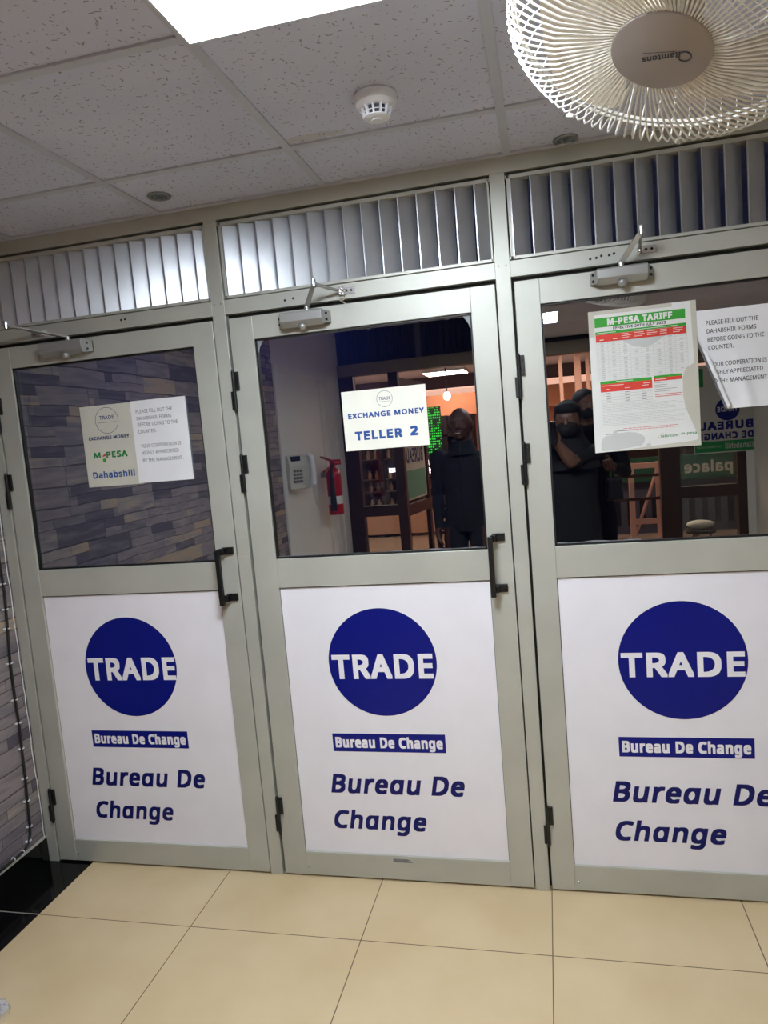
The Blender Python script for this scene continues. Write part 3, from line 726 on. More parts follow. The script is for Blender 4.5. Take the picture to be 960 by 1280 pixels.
# smoke detector
c = Vector((1.425, -.530, ZC + .004))
t = thing('smoke_detector', 'round white smoke detector on the ceiling above the middle door', 'smoke detector', c)
dn = (0, 0, -1)
MB().lathe([(.052, 0), (.053, .004), (.053, .016), (.051, .022), (.048, .024), (.047, .0255), (.0460, .027), (.043, .030), (.039, .0315), (.034, .032)], c, dn, 48).build('base', PLASW, t, smooth=35)
MB().lathe([(.032, .031), (.0275, .053), (.01, .054)], c, dn, 32).build('sensing_chamber', DARKV, t, smooth=35)
mb = MB()
for k in range(12):
    a = 2*pi*k/12; e = Vector((math.cos(a), math.sin(a), 0)); s = Vector((-math.sin(a), math.cos(a), 0))*.0022
    p0 = c + e*.0415 + Vector((0, 0, -.030)); p1 = c + e*.033 + Vector((0, 0, -.053)); q0 = c + e*.032 + Vector((0, 0, -.030)); q1 = c + e*.025 + Vector((0, 0, -.053))
    mb.prism([p0 - s, p1 - s, q1 - s, q0 - s], s*2)
mb.ring(c + Vector((0, 0, -.0425)), (0, 0, 1), .0335, .0012, 40, 5)
mb.build('vent_rib', PLASW, t)
MB().lathe([(.0330, .051), (.0330, .053), (.027, .055), (.016, .0575), (.0135, .057), (.0125, .059), (.002, .060)], c, dn, 40).build('cap', PLASW, t, smooth=35)
# two small recessed downlights, unlit
for (x, y), lab in (((.614, -.152), 'small unlit glass downlight in the ceiling near the left post'), ((1.893, -.040), 'small unlit downlight in the ceiling under the fan')):
    c = Vector((x, y, ZC + .005)); t = thing('downlight', lab, 'downlight', c, 'recessed downlights')
    MB().lathe([(.027, 0), (.037, 0), (.038, .003), (.036, .006), (.028, .005), (.026, .002)], c, dn, 40).build('bezel', mat('satin_bezel', '#8f9396', .3, .6), t, smooth=35)
    mb = MB()
    for k in range(12):
        a = 2*pi*k/12; b = a + pi/12; r = .025
        A = c + Vector((0, 0, -.010)); p = [c + Vector((r*math.cos(q), r*math.sin(q), -.003)) for q in (a, b, a + pi/6)]
        m2 = c + Vector((.013*math.cos(b), .013*math.sin(b), -.009))
        mb.poly([p[0], p[1], m2]); mb.poly([p[1], p[2], m2]); mb.poly([p[0], m2, A]); mb.poly([m2, p[2], A])
    mb.build('glass_lens', mat('cut_glass_grey', '#6f767d', .12, .4), t)

# ================================================================== FAN
FC = Vector((2.0075, -1.0809, 2.1857)); FN = Vector((-.3074, -.2589, -.9157)).normalized()
hd = CAM - FC; hd.z = 0; hd.normalize()
E1 = Vector((0, 0, 1)).cross(hd).normalized(); E1 = E1 if E1.dot(rt) > 0 else -E1
E1 = (E1 - FN*E1.dot(FN)).normalized(); E2 = E1.cross(-FN).normalized(); E2 = E2 if E2.dot(up) > 0 else -E2
def fp(r, a, h): return FC + E1*(r*math.cos(a)) + E2*(r*math.sin(a)) + FN*h
fan = thing('wall_fan', 'white caged fan hung upside down from the ceiling before the third door', 'fan', (FC - FN*.2))
fan.name = 'ceiling_fan'; WM['ceiling_fan'] = WM['wall_fan']
RW = .0019; NS = 96
mb = MB()
for k in range(NS):
    a = 2*pi*k/NS; pts = []
    for r, h, tw in ((.072, .038, -.10), (.095, .042, -.03), (.125, .042, .03), (.16, .042, .075), (.20, .032, .10), (.230, .018, .115), (.2445, .002, .12), (.2455, -.012, .12), (.2405, -.026, .12)):
        pts.append(fp(r*1.045, a + tw, h))
    mb.tube(pts, RW, 5, 0, False)
for r, h, w in ((.2518, -.022, .0028), (.2508, -.030, .0022)): mb.ring(FC + FN*h, FN, r, w, 96, 6)
mb.build('front_grille', FANW, fan, smooth=60)
mb = MB()
for k in range(NS*3//5):
    a = 2*pi*(k + .5)/(NS*3//5); pts = []
    for r, h, tw in ((.2400, -.028, 0), (.2440, -.040, 0), (.238, -.060, -.005), (.215, -.085, -.02), (.17, -.106, -.04), (.12, -.117, -.06), (.075, -.120, -.08)):
        pts.append(fp(r*1.045, a + tw, h))
    mb.tube(pts, .0011, 5, 0, False)
mb.ring(FC - FN*.036, FN, .2550, .0020, 96, 6); mb.ring(FC - FN*.110, FN, .167, .0016, 72, 5)
mb.build('rear_grille', FANW, fan, smooth=60)
for k in range(7):
    a = 2*pi*k/7 - 1.50; c_ = fp(.232, a, .024); ra = (fp(1, a, -.55) - FC).normalized(); ta = (fp(1, a + pi/2, 0) - FC); na = ra.cross(ta)
    MB().box(-.014, .014, -.0024, .0024, -.002, .004, 0, Matrix.Translation(c_) @ Matrix((tuple(ra), tuple(ta), tuple(na))).transposed().to_4x4()).build('grille_clip', FANW, fan)
hub = MB().lathe([(.076, .030), (.0775, .037), (.076, .042), (.072, .0442), (.002, .0446)], FC, FN, 64).build('hub_plate', HUBM, fan, smooth=35)
mb = MB()
def hubmap(x, y, z): return FC - E1*x - E2*z + FN*(.0451 - y)       # lettering hangs upside down
ca, sa = math.cos(.14), math.sin(.14)
text(mb, 'Ramtons', -.030, .028, .000, .0115, 0, 0, bold=.05, shear=.15, fn=lambda x, y, z: hubmap(x*ca - (z)*sa, y, x*sa + z*ca))
mb.tube([hubmap(-.036 + .010*math.cos(q*.5), -.0004, .006 + .009*math.sin(q*.5)) for q in range(1, 12)], .0010, 5)
mb.add([hubmap(a, 0, b) for a, b in ((-.022, -.004), (.026, -.004), (.026, -.0052), (-.022, -.0052))], [(0, 1, 2, 3)])
mb.build('brand_lettering', mat('hub_print_dark', '#3b3f48', .5), hub, fix=False)
for k in range(3):
    a0 = 2*pi*k/3 - 1.25; mb = MB(); nr, na = 10, 12; P = []
    for i in range(nr+1):
        u = i/nr; r = .045 + .165*u; lead = -.10 - .18*u; wid = .55 + .95*math.sin(min(1, u*1.15)*pi*.62)
        if u > .85: wid *= 1 - (u - .85)*2.2
        for j in range(na+1):
            v = j/na; P.append(fp(r, a0 + lead + wid*v, -.045 + .062*v - .012*math.sin(v*pi)))
    W = na + 1; K = len(P); Q = [p - FN*.0022 for p in P]
    mb.add(P + Q, [(i*W+j, i*W+j+1, (i+1)*W+j+1, (i+1)*W+j) for i in range(nr) for j in range(na)] + [(K+i*W+j, K+(i+1)*W+j, K+(i+1)*W+j+1, K+i*W+j+1) for i in range(nr) for j in range(na)])
    rim = [j for j in range(W)] + [i*W+na for i in range(1, nr+1)] + [nr*W+j for j in range(na-1, -1, -1)] + [i*W for i in range(nr-1, 0, -1)]; L = len(rim)
    mb.add([P[q] for q in rim] + [Q[q] for q in rim], [(q, (q+1) % L, L+(q+1) % L, L+q) for q in range(L)])
    mb.build('blade', BLADE, fan, smooth=50)
MB().lathe([(.020, .022), (.042, .014), (.046, -.040), (.03, -.05)], FC, FN, 32).build('spinner', BLADE, fan, smooth=35)
MB().lathe([(.055, -.115), (.076, -.118), (.078, -.150), (.066, -.178), (.03, -.19)], FC, FN, 40).build('motor_housing', FANW, fan, smooth=35)
J = FC - FN*.185; mb = MB(); mb.tube([J + FN*.03, J, Vector((J.x, J.y, ZC - .02))], .02, 14); mb.lathe([(.062, 0), (.062, .012), (.03, .026)], (J.x, J.y, ZC), dn, 32)
mb.build('ceiling_mount', FANW, fan, smooth=40)

# ================================================================== LEFT WALL CABLE
mb = MB(); pts = [(-.276, -.054, 2.36), (-.276, -.052, 1.9), (-.276, -.047, 1.45), (-.276, -.050, 1.28), (-.2765, -.045, 1.12), (-.2765, -.055, .98), (-.2765, -.066, .84), (-.2765, -.066, .70), (-.2765, -.064, .60), (-.2765, -.068, .50), (-.2765, -.071, .38), (-.2765, -.077, .29), (-.2765, -.080, .21), (-.2765, -.086, .165), (-.2765, -.100, .138), (-.2765, -.125, .124), (-.2765, -.17, .119), (-.2765, -.4, .118), (-.2765, -1.1, .118)]
mb.tube(pts, .0052, 8); o = mb.build('wall_cable', CABLE, smooth=60); tag(o, 'black cable clipped down the stone wall beside the left jamb', 'cable')
mb = MB(); mb.tube([(-.2765 + .0075*math.cos(q), 0 + .0080*math.sin(q), 0) for q in [(-.6 + k*.33)*1.0 for k in range(14)] if 1], .0022, 6)
mb.box(-.2845, -.2775, -.0135, -.0075, -.003, .003); mb.lathe([(.0022, 0), (.003, .004)], (-.280, -.0105, 0), (1, 0, 0), 8)
clip0 = mb.build('cable_clip', PLASW)
tag(clip0, 'white plastic nail clip holding the black cable on the stone wall', 'cable clip', 'white clips along the black wall cable')
import bisect
def at(z):
    for (a, b) in zip(pts, pts[1:]):
        if b[2] <= z <= a[2]: f = (a[2]-z)/max(1e-6, a[2]-b[2]); return a[1] + (b[1]-a[1])*f
    return -.05
zs = [1.30, 1.158, 1.060, .985, .850, .705, .611, .509, .388, .299, .197, .145]
for k, z in enumerate(zs):
    o = clip0 if k == 0 else clip0.copy()
    if k: COL.objects.link(o)
    o.location = (0, at(z), z)
for y in (-.135, -.185):
    o = clip0.copy(); COL.objects.link(o); o.location = (-.2765, y, .1185); o.rotation_euler = (pi/2, 0, 0); o.location = (0, y, .1205)

# ================================================================== TELLER ROOM BEHIND THE GLASS
mb = MB(); mb.box(XL - .1, XR + .1, 1.6, 1.7, 0, 2.5); mb.box(XL - .1, XL, .06, 1.6, 0, 2.5); mb.box(XR, XR + .1, .1, 1.6, 0, 2.5)
struct(mb.build('wall_back', TELB), 'navy wall of the dark teller room glimpsed between the louvre blades', 'wall')
t = thing('ceiling_light_panel', 'dim bluish light panel inside the teller room behind the louvres', 'ceiling light', (.35, 1.1, ZC))
mb = MB(); mb.box(.05, .65, .8, 1.4, ZC - .012, ZC + .005); mb.build('light_frame', PLASW, t)
MB().box(.07, .63, .82, 1.38, ZC - .016, ZC - .012).build('diffuser', LIGHTT, t)

# ================================================================== WALL PHONE AND EXTINGUISHER (mirrored in the middle door)
ph = thing('wall_telephone', 'grey push button telephone on the cream wall, mirrored in the middle door', 'telephone', (XL + .03, -3.28, 1.20))
TP = Matrix.Translation((XL + .082, -3.20, 1.380)) @ Matrix.Rotation(math.radians(34), 4, 'Z') @ Matrix.Scale(1.2, 4)
# local frame: +x out of the wall, +y toward the door partition
mb = MB(); mb.prism([TP @ Vector(p) for p in ((-.035, -.105, -.115), (.022, -.105, -.115), (.030, -.105, .04), (.012, -.105, .115), (-.035, -.105, .115))], (TP.to_3x3() @ Vector((0, .21, 0))))
mb.build('base', TELM, ph, bevel=.008)
mb = MB()
for r in range(4):
    for k in range(3): mb.box(.020, .034, .008 + k*.026, .026 + k*.026, -.072 + r*.024, -.056 + r*.024, 0, TP)
mb.build('keypad', TELK, ph, bevel=.001)
mb = MB(); mb.box(.006, .026, .01, .085, .075, .108, 0, TP); mb.build('display_window', GASK, ph)
mb = MB(); mb.tube([TP @ Vector(p) for p in ((.034, -.060, -.105), (.060, -.060, -.085), (.066, -.060, -.02), (.066, -.060, .05), (.058, -.060, .092), (.030, -.060, .110))], [.020, .026, .021, .021, .026, .020], 12)
mb.build('handset', PLASW, ph, smooth=40)
mb = MB(); A0 = TP @ Vector((.04, -.06, -.10)); cp = []
for k in range(160):
    u = k/159; c0 = A0 + Vector((.01*math.sin(u*pi), -.05*math.sin(u*pi*.9) - .02*u, -.17*math.sin(u*pi)*(1) - .0)); cp.append(c0 + Vector((.006*math.cos(k*1.3), .006*math.sin(k*1.3), 0)))
mb.tube(cp, .0028, 5); mb.build('coiled_cord', TELM, ph, smooth=60)

ex = thing('fire_extinguisher', 'red gas fire extinguisher hung on the cream wall, mirrored in the middle door', 'fire extinguisher', (XL + .1, -4.02, .9))
ec = Vector((XL + .112, -4.02, .925))
MB().lathe([(.060, 0), (.068, .004), (.070, .02), (.070, .36), (.064, .395), (.045, .425), (.024, .440), (.022, .455)], ec, (0, 0, 1), 32).build('cylinder', REDM, ex, smooth=35)
mb = MB(); mb.lathe([(.0705, .10), (.0706, .175)], ec, (0, 0, 1), 32); mb.build('label_sticker', PAPER, ex)
mb = MB(); mb.lathe([(.024, .45), (.030, .46), (.030, .505), (.02, .515)], ec, (0, 0, 1), 20); mb.tube([ec + Vector((0, 0, .485)), ec + Vector((.07, -.03, .488))], .026, 14); mb.build('valve_head', REDM, ex, smooth=35)
mb = MB(); mb.prism([ec + Vector(p) for p in ((.005, .01, .505), (.0, .36, .560), (.0, .365, .550), (.005, .01, .485))], (.02, 0, 0)); mb.prism([ec + Vector(p) for p in ((.005, .01, .475), (.0, .32, .425), (.0, .325, .415), (.005, .01, .455))], (.02, 0, 0)); mb.build('squeeze_handle', mat('handle_red', '#8c141c', .4), ex)
mb = MB(); mb.tube([ec + Vector(p) for p in ((.02, .03, .475), (.03, .12, .46), (.03, .165, .40), (.03, .165, .33), (.03, .165, .10), (.03, .165, .05))], [.012, .013, .014, .020, .030, .033], 14); mb.build('discharge_horn', GASK, ex, smooth=40)
MB().box(XL - .002, XL + .04, -4.05, -3.99, 1.28, 1.33).build('wall_bracket', STEEL, ex)

# ================================================================== SHOP FRONT BEHIND THE CAMERA
sf = struct(thing('wall_rear', '', '', (1.6, YB, 0)), 'dark brown aluminium shop front mirrored in the door glass', 'shop front')
def fbar(x0, x1, z0, z1, nm='mullion', m=BROWN, y0=YB - .05, y1=YB + .05): return MB().box(x0, x1, y0, y1, z0, z1).build(nm, m, sf, bevel=.002)
for a, b in ((-.285, -.13), (.24, .34), (1.62, 1.70), (2.82, 3.0), (3.50, 3.58)): fbar(a, b, 0, 2.30)
fbar(-.285, XR, 2.26, 2.38, 'head_beam', mat('grey_brown_beam', '#857a68', .5, .2), YB - .07, YB + .07)
for a, b in ((-.13, .24), (3.0, 3.50)): fbar(a, b, .79, .90, 'middle_rail'); fbar(a, b, 0, .10, 'bottom_rail')
for x in (.55,): fbar(x, x + .06, 2.38, ZR, 'upper_mullion', mat('upper_post_grey', '#5a5d66', .5))
for k, (a, b) in enumerate(((-.285, .55), (.61, 1.44))):
    mb = MB(); x = a; mb.box(a, b, YB - .03, YB - .018, 2.38, ZR)
    while x < b: mb.box(x, min(b, x + .052), YB - .02 + (.012 if int((x-a)/.06) % 2 else 0), YB + .02, 2.38, ZR); x += .06
    mb.build('ribbed_panel', NAVYL, sf)
fbar(3.58, XR, 0, ZR, 'wall_strip', WALLW)
for k, (a, b, z0, z1) in enumerate(((-.13, .24, .90, 2.26), (-.13, .24, .10, .79), (3.0, 3.5, .90, 2.26), (3.0, 3.5, .10, .79))):
    w = struct(MB().box(a, b, YB - .004, YB + .004, z0, z1).build('window_%d' % (k+1), CLEAR), 'clear shop window %s' % ('beside the open entrance door, upper pane', 'beside the open entrance door, lower pane', 'under the bureau poster', 'low at the edge of the third door')[k], 'window')
# open entrance leaf swung out
d = struct(thing('door_4', '', '', (.36, YB, 0)), 'brown glazed entrance door standing open, mirrored in the middle door', 'door')
DT = Matrix.Translation((.285, YB - .085, .01)) @ Matrix.Rotation(math.radians(-82), 4, 'Z')
for nm, a, b, z0, z1 in (('stile', 0, .08, 0, 2.2), ('stile', .80, .88, 0, 2.2), ('top_rail', .08, .80, 2.1, 2.2), ('middle_rail', .08, .80, .74, .86), ('bottom_rail', .08, .80, 0, .12)): MB().box(a, b, -.025, .025, z0, z1, 0, DT).build(nm, BROWN, d, bevel=.002)
MB().box(.08, .80, -.004, .004, .12, 2.1, 0, DT).build('glass_pane', CLEAR, d)
mb = MB(); mb.box(.10, .78, .006, .010, .90, 1.95, 0, DT)
def dmap(x, y, z): return DT @ Vector((.88 - x, .0105, z))
text(mb, 'BUREAU', .16, .74, 1.30, 1.46, 0, 1, bold=.05, fn=dmap); text(mb, 'DE', .30, .58, 1.58, 1.78, 0, 2, bold=.05, fn=dmap)
mb.add([dmap(a, 0, b) for a, b in ((.12, .92), (.76, .92), (.76, 1.22), (.12, 1.22))], [(0, 1, 2, 3)], 3)
o = mb.build('wall_poster', [SIGNGY, INKN, INKR, mat('poster_green_tint', '#5d8a74', .6)], d); o.name = 'poster'
# bureau poster on the window, facing into the room
mb = MB(); X0, X1 = 3.13, 3.93; yP = YB + .056
mb.box(X0, 3.648, YB + .051, yP - .001, 1.20, 2.02, 0)
px = lambda x, y, z: (x, y, z)
mb.disc(3.43, 1.60, .105, yP, 1, 40)
text(mb, 'TRADE', 3.34, 3.52, 1.578, 1.625, yP + .001, 0, bold=.05, flip=-1, yd=1)
text(mb, 'BUREAU', 3.17, 3.645, 1.415, 1.492, yP, 1, bold=.08, flip=-1, yd=1); text(mb, 'DE CHANGE', 3.17, 3.645, 1.325, 1.388, yP, 1, bold=.07, flip=-1, yd=1)
mb.rect(X0 + .005, 3.645, 1.21, 1.31, yP - .0004, 2)
text(mb, 'Dahabshiil', 3.40, 3.64, 1.235, 1.285, yP + .001, 0, bold=.03, flip=-1, yd=1); text(mb, 'Your Money Transfer', 3.15, 3.37, 1.25, 1.272, yP + .001, 0, flip=-1, yd=1)
mb.rect(X0 + .005, X0 + .10, 1.82, 1.99, yP - .0004, 2)
o = mb.build('bureau_poster', [SIGNGY, NAVY, INKDG], fix=False); tag(o, 'grey bureau poster with navy lettering and green foot, mirrored beside the tariff poster', 'poster')

# ---- arcade outside
mb = MB(); mb.box(-5, 8, -12, YB - .07, -.06, 0); struct(mb.build('floor', mat('arcade_floor_tile', '#a08a78', .25, var=.06)), 'brown floor of the shopping arcade outside', 'floor')
mb = MB(); mb.box(-5, 8, -12, YB - .07, 2.75, 2.85); struct(mb.build('ceiling', GREYC), 'grey ceiling of the shopping arcade outside', 'ceiling')
mb = MB(); mb.box(-5, 8, -12.1, -12, 0, 3.3); mb.box(-5.1, -5, -12, YB, 0, 3.3); mb.box(8, 8.1, -12, YB, 0, 3.3); mb.box(-5, -.385, YB - .1, YB - .05, 0, 3.3); mb.box(XR + .1, 8, YB - .1, YB - .05, 0, 3.3); mb.box(-.385, XR + .1, YB - .07, YB, ZR, 3.3); mb.box(1.44, XR + .1, YB - .05, YB, 2.38, ZR)
struct(mb.build('wall_arcade', mat('arcade_dark_wall', '#3a322e', .6)), 'dark far wall of the shopping arcade', 'wall')
mb = MB(); mb.box(-4, 6, -9.6, -9.2, 1.88, 2.22); mb.box(.66, 2.55, -9.58, -9.5, 0, 1.88); o = mb.build('trim_4', PEACH); struct(o, 'peach painted fascia above the arcade shops', 'fascia')
mb = MB()
for k in range(9): mb.box(-4, 6, -11.8 + k*.23, -11.8 + .10 + k*.23, 2.33, 2.36)
o = mb.build('ceiling_slats', SLATGLOW); o.name = 'trim_5'; struct(o, 'row of peach ceiling strips in the arcade with painted-on glow', 'ceiling strip')
for k, (x, y) in enumerate(((.36, -8.5), (1.75, -6.3), (-.6, -7.0), (3.4, -6.6), (-1.8, -8.4))):
    t = thing('arcade_light', ('warm arcade ceiling light mirrored at the top of the middle door', 'pale arcade ceiling light mirrored at the top corner of the third door', 'warm arcade ceiling light above the perfume shop', 'warm arcade ceiling light past the bureau poster', 'warm arcade ceiling light at the far end of the perfume shop')[k], 'ceiling light', (x, y, 2.52), 'arcade ceiling lights')
    mb = MB(); mb.box(x - .32, x + .32, y - .32, y + .32, 2.50, 2.54); mb.tube([(x, y, 2.54), (x, y, 2.75)], .01, 6); mb.build('light_frame', PLASW, t)
    MB().box(x - .3, x + .3, y - .3, y + .3, 2.494, 2.50).build('diffuser', LIGHTM, t)
bl = thing('hanging_bulb', 'round glowing bulb hanging in the arcade, mirrored above the man', 'bulb', (.50, -7.4, 2.2))
MB().ell((.50, -7.4, 2.10), (.05, .05, .055)).build('bulb', BULB, bl, smooth=60); MB().tube([(.50, -7.4, 2.15), (.50, -7.4, 2.75)], .008, 6).build('flex', CABLE, bl)
# perfume shop
sh = thing('perfume_kiosk', 'dark perfume shop with lit shelves, mirrored left of the man', 'shop', (-.2, -9.0, 0))
MB().box(-1.6, .62, -9.25, -9.15, 0, 1.88).build('back_panel', DKSHOP, sh)
for x in (-1.6, -.85, -.30, .22, .60): MB().box(x - .04, x + .04, -9.15, -8.9, 0, 1.88).build('upright', DKSHOP, sh)
for z in (.45, .72, .92, 1.25, 1.55): MB().box(-1.6, .62, -9.15, -8.9, z, z + .025).build('shelf', BROWN, sh)
MB().box(-1.55, .60, -8.92, -8.85, .05, .42).build('counter_front', TANB, sh)
for x0, x1, z, tx in ((-.72, -.36, 1.05, 'Perfumes'), (-.16, .18, 1.12, 'BAR'), (-.16, .18, 1.02, 'lounge')):
    mb = MB(); text(mb, tx, x0, x1, z, z + .085, -8.88, 0, bold=.03, flip=-1, shear=0 if tx == 'BAR' else .1, yd=1); mb.build('neon_lettering', NEONW, sh, fix=False)
b0 = None; kk = 0
for z in (.475, .745, .945, 1.275):
    for x in (-1.42, -1.26, -1.08, -.96, -.74, -.62, -.50, -.40, -.20, -.08, .04, .12, .30, .40, .50):
        if random.random() < .25: continue
        if b0 is None:
            b0 = MB().lathe([(.030, 0), (.034, .01), (.034, .085), (.016, .10), (.014, .115), (.020, .117), (.020, .140)], (0, 0, 0), (0, 0, 1), 10).build('perfume_bottle', BOTT, smooth=35)
            tag(b0, 'small perfume bottle on the arcade shop shelves', 'bottle', 'perfume bottles in the arcade shop'); o = b0
        else: o = b0.copy(); COL.objects.link(o)
        o.location = (x, -9.02, z + .003)
led = thing('led_sign', 'green glowing dot display mirrored between the teller sign and the man', 'sign', (.05, -8.6, 1.3))
MB().box(-.10, .22, -8.64, -8.58, 1.30, 2.02).build('case', mat('led_case', '#0f2416', .5), led)
k = N('green_dot_display'); tc = k.n('ShaderNodeTexCoord'); sp = k.n('ShaderNodeSeparateXYZ'); k.l(tc.outputs['Object'], sp.inputs[0])
ux = k.math('DIVIDE', sp.outputs[0], .033); uz = k.math('DIVIDE', sp.outputs[2], .040); cv = k.n('ShaderNodeCombineXYZ'); k.l(k.math('FLOOR', ux), cv.inputs[0]); k.l(k.math('FLOOR', uz), cv.inputs[1])
wn = k.n('ShaderNodeTexWhiteNoise', noise_dimensions='2D'); k.l(cv.outputs[0], wn.inputs['Vector'])
dot = k.math('MULTIPLY', k.math('MULTIPLY', k.math('LESS_THAN', k.math('FRACT', ux), .6), k.math('LESS_THAN', k.math('FRACT', uz), .5)), k.math('GREATER_THAN', wn.outputs[0], .35))
k.b.inputs['Base Color'].default_value = (.01, .03, .012, 1); k.b.inputs['Emission Color'].default_value = lin('#30e040'); k.l(k.math('MULTIPLY', dot, 1.8), k.b.inputs['Emission Strength'])
MB().box(-.09, .21, -8.58, -8.574, 1.31, 2.01).build('display_screen', k.m, led)
MB().box(.0, .04, -8.66, -8.60, 0, 1.3).build('post', DKSHOP, led)
# pink steel trestle and posts
tr = thing('steel_trestle', 'pink primed steel trestle with cross braces, mirrored under the tariff poster', 'trestle', (2.9, -6.7, 0))
for x in (2.72, 3.03): MB().box(x, x + .06, -6.75, -6.69, 0, 1.05).build('post', PINKST, tr)
mb = MB(); mb.tube([(2.75, -6.72, .10), (3.05, -6.72, .95)], .02, 8); mb.build('brace', PINKST, tr)
for z in (.30, .98): MB().box(2.74, 3.06, -6.74, -6.70, z, z + .065).build('rung', PINKST, tr)
for z in (.60, .88): MB().box(2.55, 3.3, -6.66, -6.63, z, z + .035).build('rail', BROWN, tr)
for x in (1.98, 2.17, 2.31): 
    o = MB().box(x, x + (.08 if x > 2.1 and x < 2.3 else .045), -7.1, -7.04, 0, 2.75).build('steel_post', PINKST); tag(o, {1.98: 'slim pink steel post mirrored above the photographer, nearest the door stile', 2.17: 'wide pink steel post mirrored behind the photographer', 2.31: 'slim pink steel post mirrored beside the tariff poster'}[x], 'post', 'pink posts in the arcade')
sg = MB(); sg.box(2.6, 4.9, -7.9, -7.84, .72, 1.05, 0); text(sg, 'palace', 3.55, 4.15, .80, .95, -7.835, 1, bold=.05, flip=-1, yd=1)
o = sg.build('shop_sign', [SIGNG, SIGNGY]); tag(o, 'dark green shop sign with pale lettering, mirrored under the bureau poster', 'sign')
sg = MB(); sg.box(2.6, 4.9, -8.1, -7.92, 0, .72, 0)
for k in range(14): sg.box(2.65 + k*.16, 2.72 + k*.16, -7.92, -7.90, .12, .5, 1)
o = sg.build('shop_counter', [mat('grey_blue_counter', '#4a4d5c', .5), GASK]); tag(o, 'grey shop counter below the green sign in the arcade', 'counter')
sg = MB(); sg.ell((3.30, -5.6, .427), (.14, .10, .045), 14, 8); o = sg.build('cardboard_tray', CREAM, smooth=60); tag(o, 'pale tray on a stool outside the window, mirrored low in the third door', 'tray')
sg = thing('stool', 'dark stool under the pale tray outside the window', 'stool', (3.30, -5.6, 0))
MB().lathe([(.15, .34), (.155, .36), (.15, .378)], (3.30, -5.6, 0), (0, 0, 1), 24).build('seat', DKSHOP, sg)
for k in range(3):
    a = 2*pi*k/3; MB().tube([(3.30 + .16*math.cos(a), -5.6 + .16*math.sin(a), 0), (3.30 + .09*math.cos(a), -5.6 + .09*math.sin(a), .345)], .012, 8).build('leg', DKSHOP, sg)

# ================================================================== PEOPLE (behind the camera, mirrored in the glass)
def evalmesh(o):
    dg = bpy.context.evaluated_depsgraph_get(); dg.update()
    return bpy.data.meshes.new_from_object(o.evaluated_get(dg))
def hand(mb, wrist, d, palm_n, side, curl_):
    """palm and five fingers; d points to the fingertips, palm_n out of the palm, side = +1/-1 toward the thumb"""
    d = d.normalized(); n = (palm_n - d*palm_n.dot(d)).normalized(); s = d.cross(n)*side
    for k in range(6):
        mb.tube([wrist + s*(.030 - .012*k), wrist + d*.05 + s*(.036 - .0145*k), wrist + d*.095 + s*(.034 - .0135*k)], [.013, .0135, .010], 8)
    for k, L in enumerate((.072, .082, .076, .058)):
        b = wrist + d*.092 + s*(.033 - .021*k); p = [b]; ang = 0; cur = b
        for j in range(3):
            ang += curl_*(.5 + .25*j); cur = cur + (d*math.cos(ang) + n*math.sin(ang))*L*(.42, .33, .25)[j]; p.append(cur)
        mb.tube(p, [.0125, .0118, .0110, .0095], 8)
    b = wrist + d*.025 + s*.032; mb.tube([b, b + (d*.55 + s*.75 + n*.25).normalized()*.042, b + (d*.75 + s*.55 + n*.4).normalized()*.080, b + (d*.85 + s*.3 + n*.5).normalized()*.100], [.016, .0145, .0125, .0105], 8)
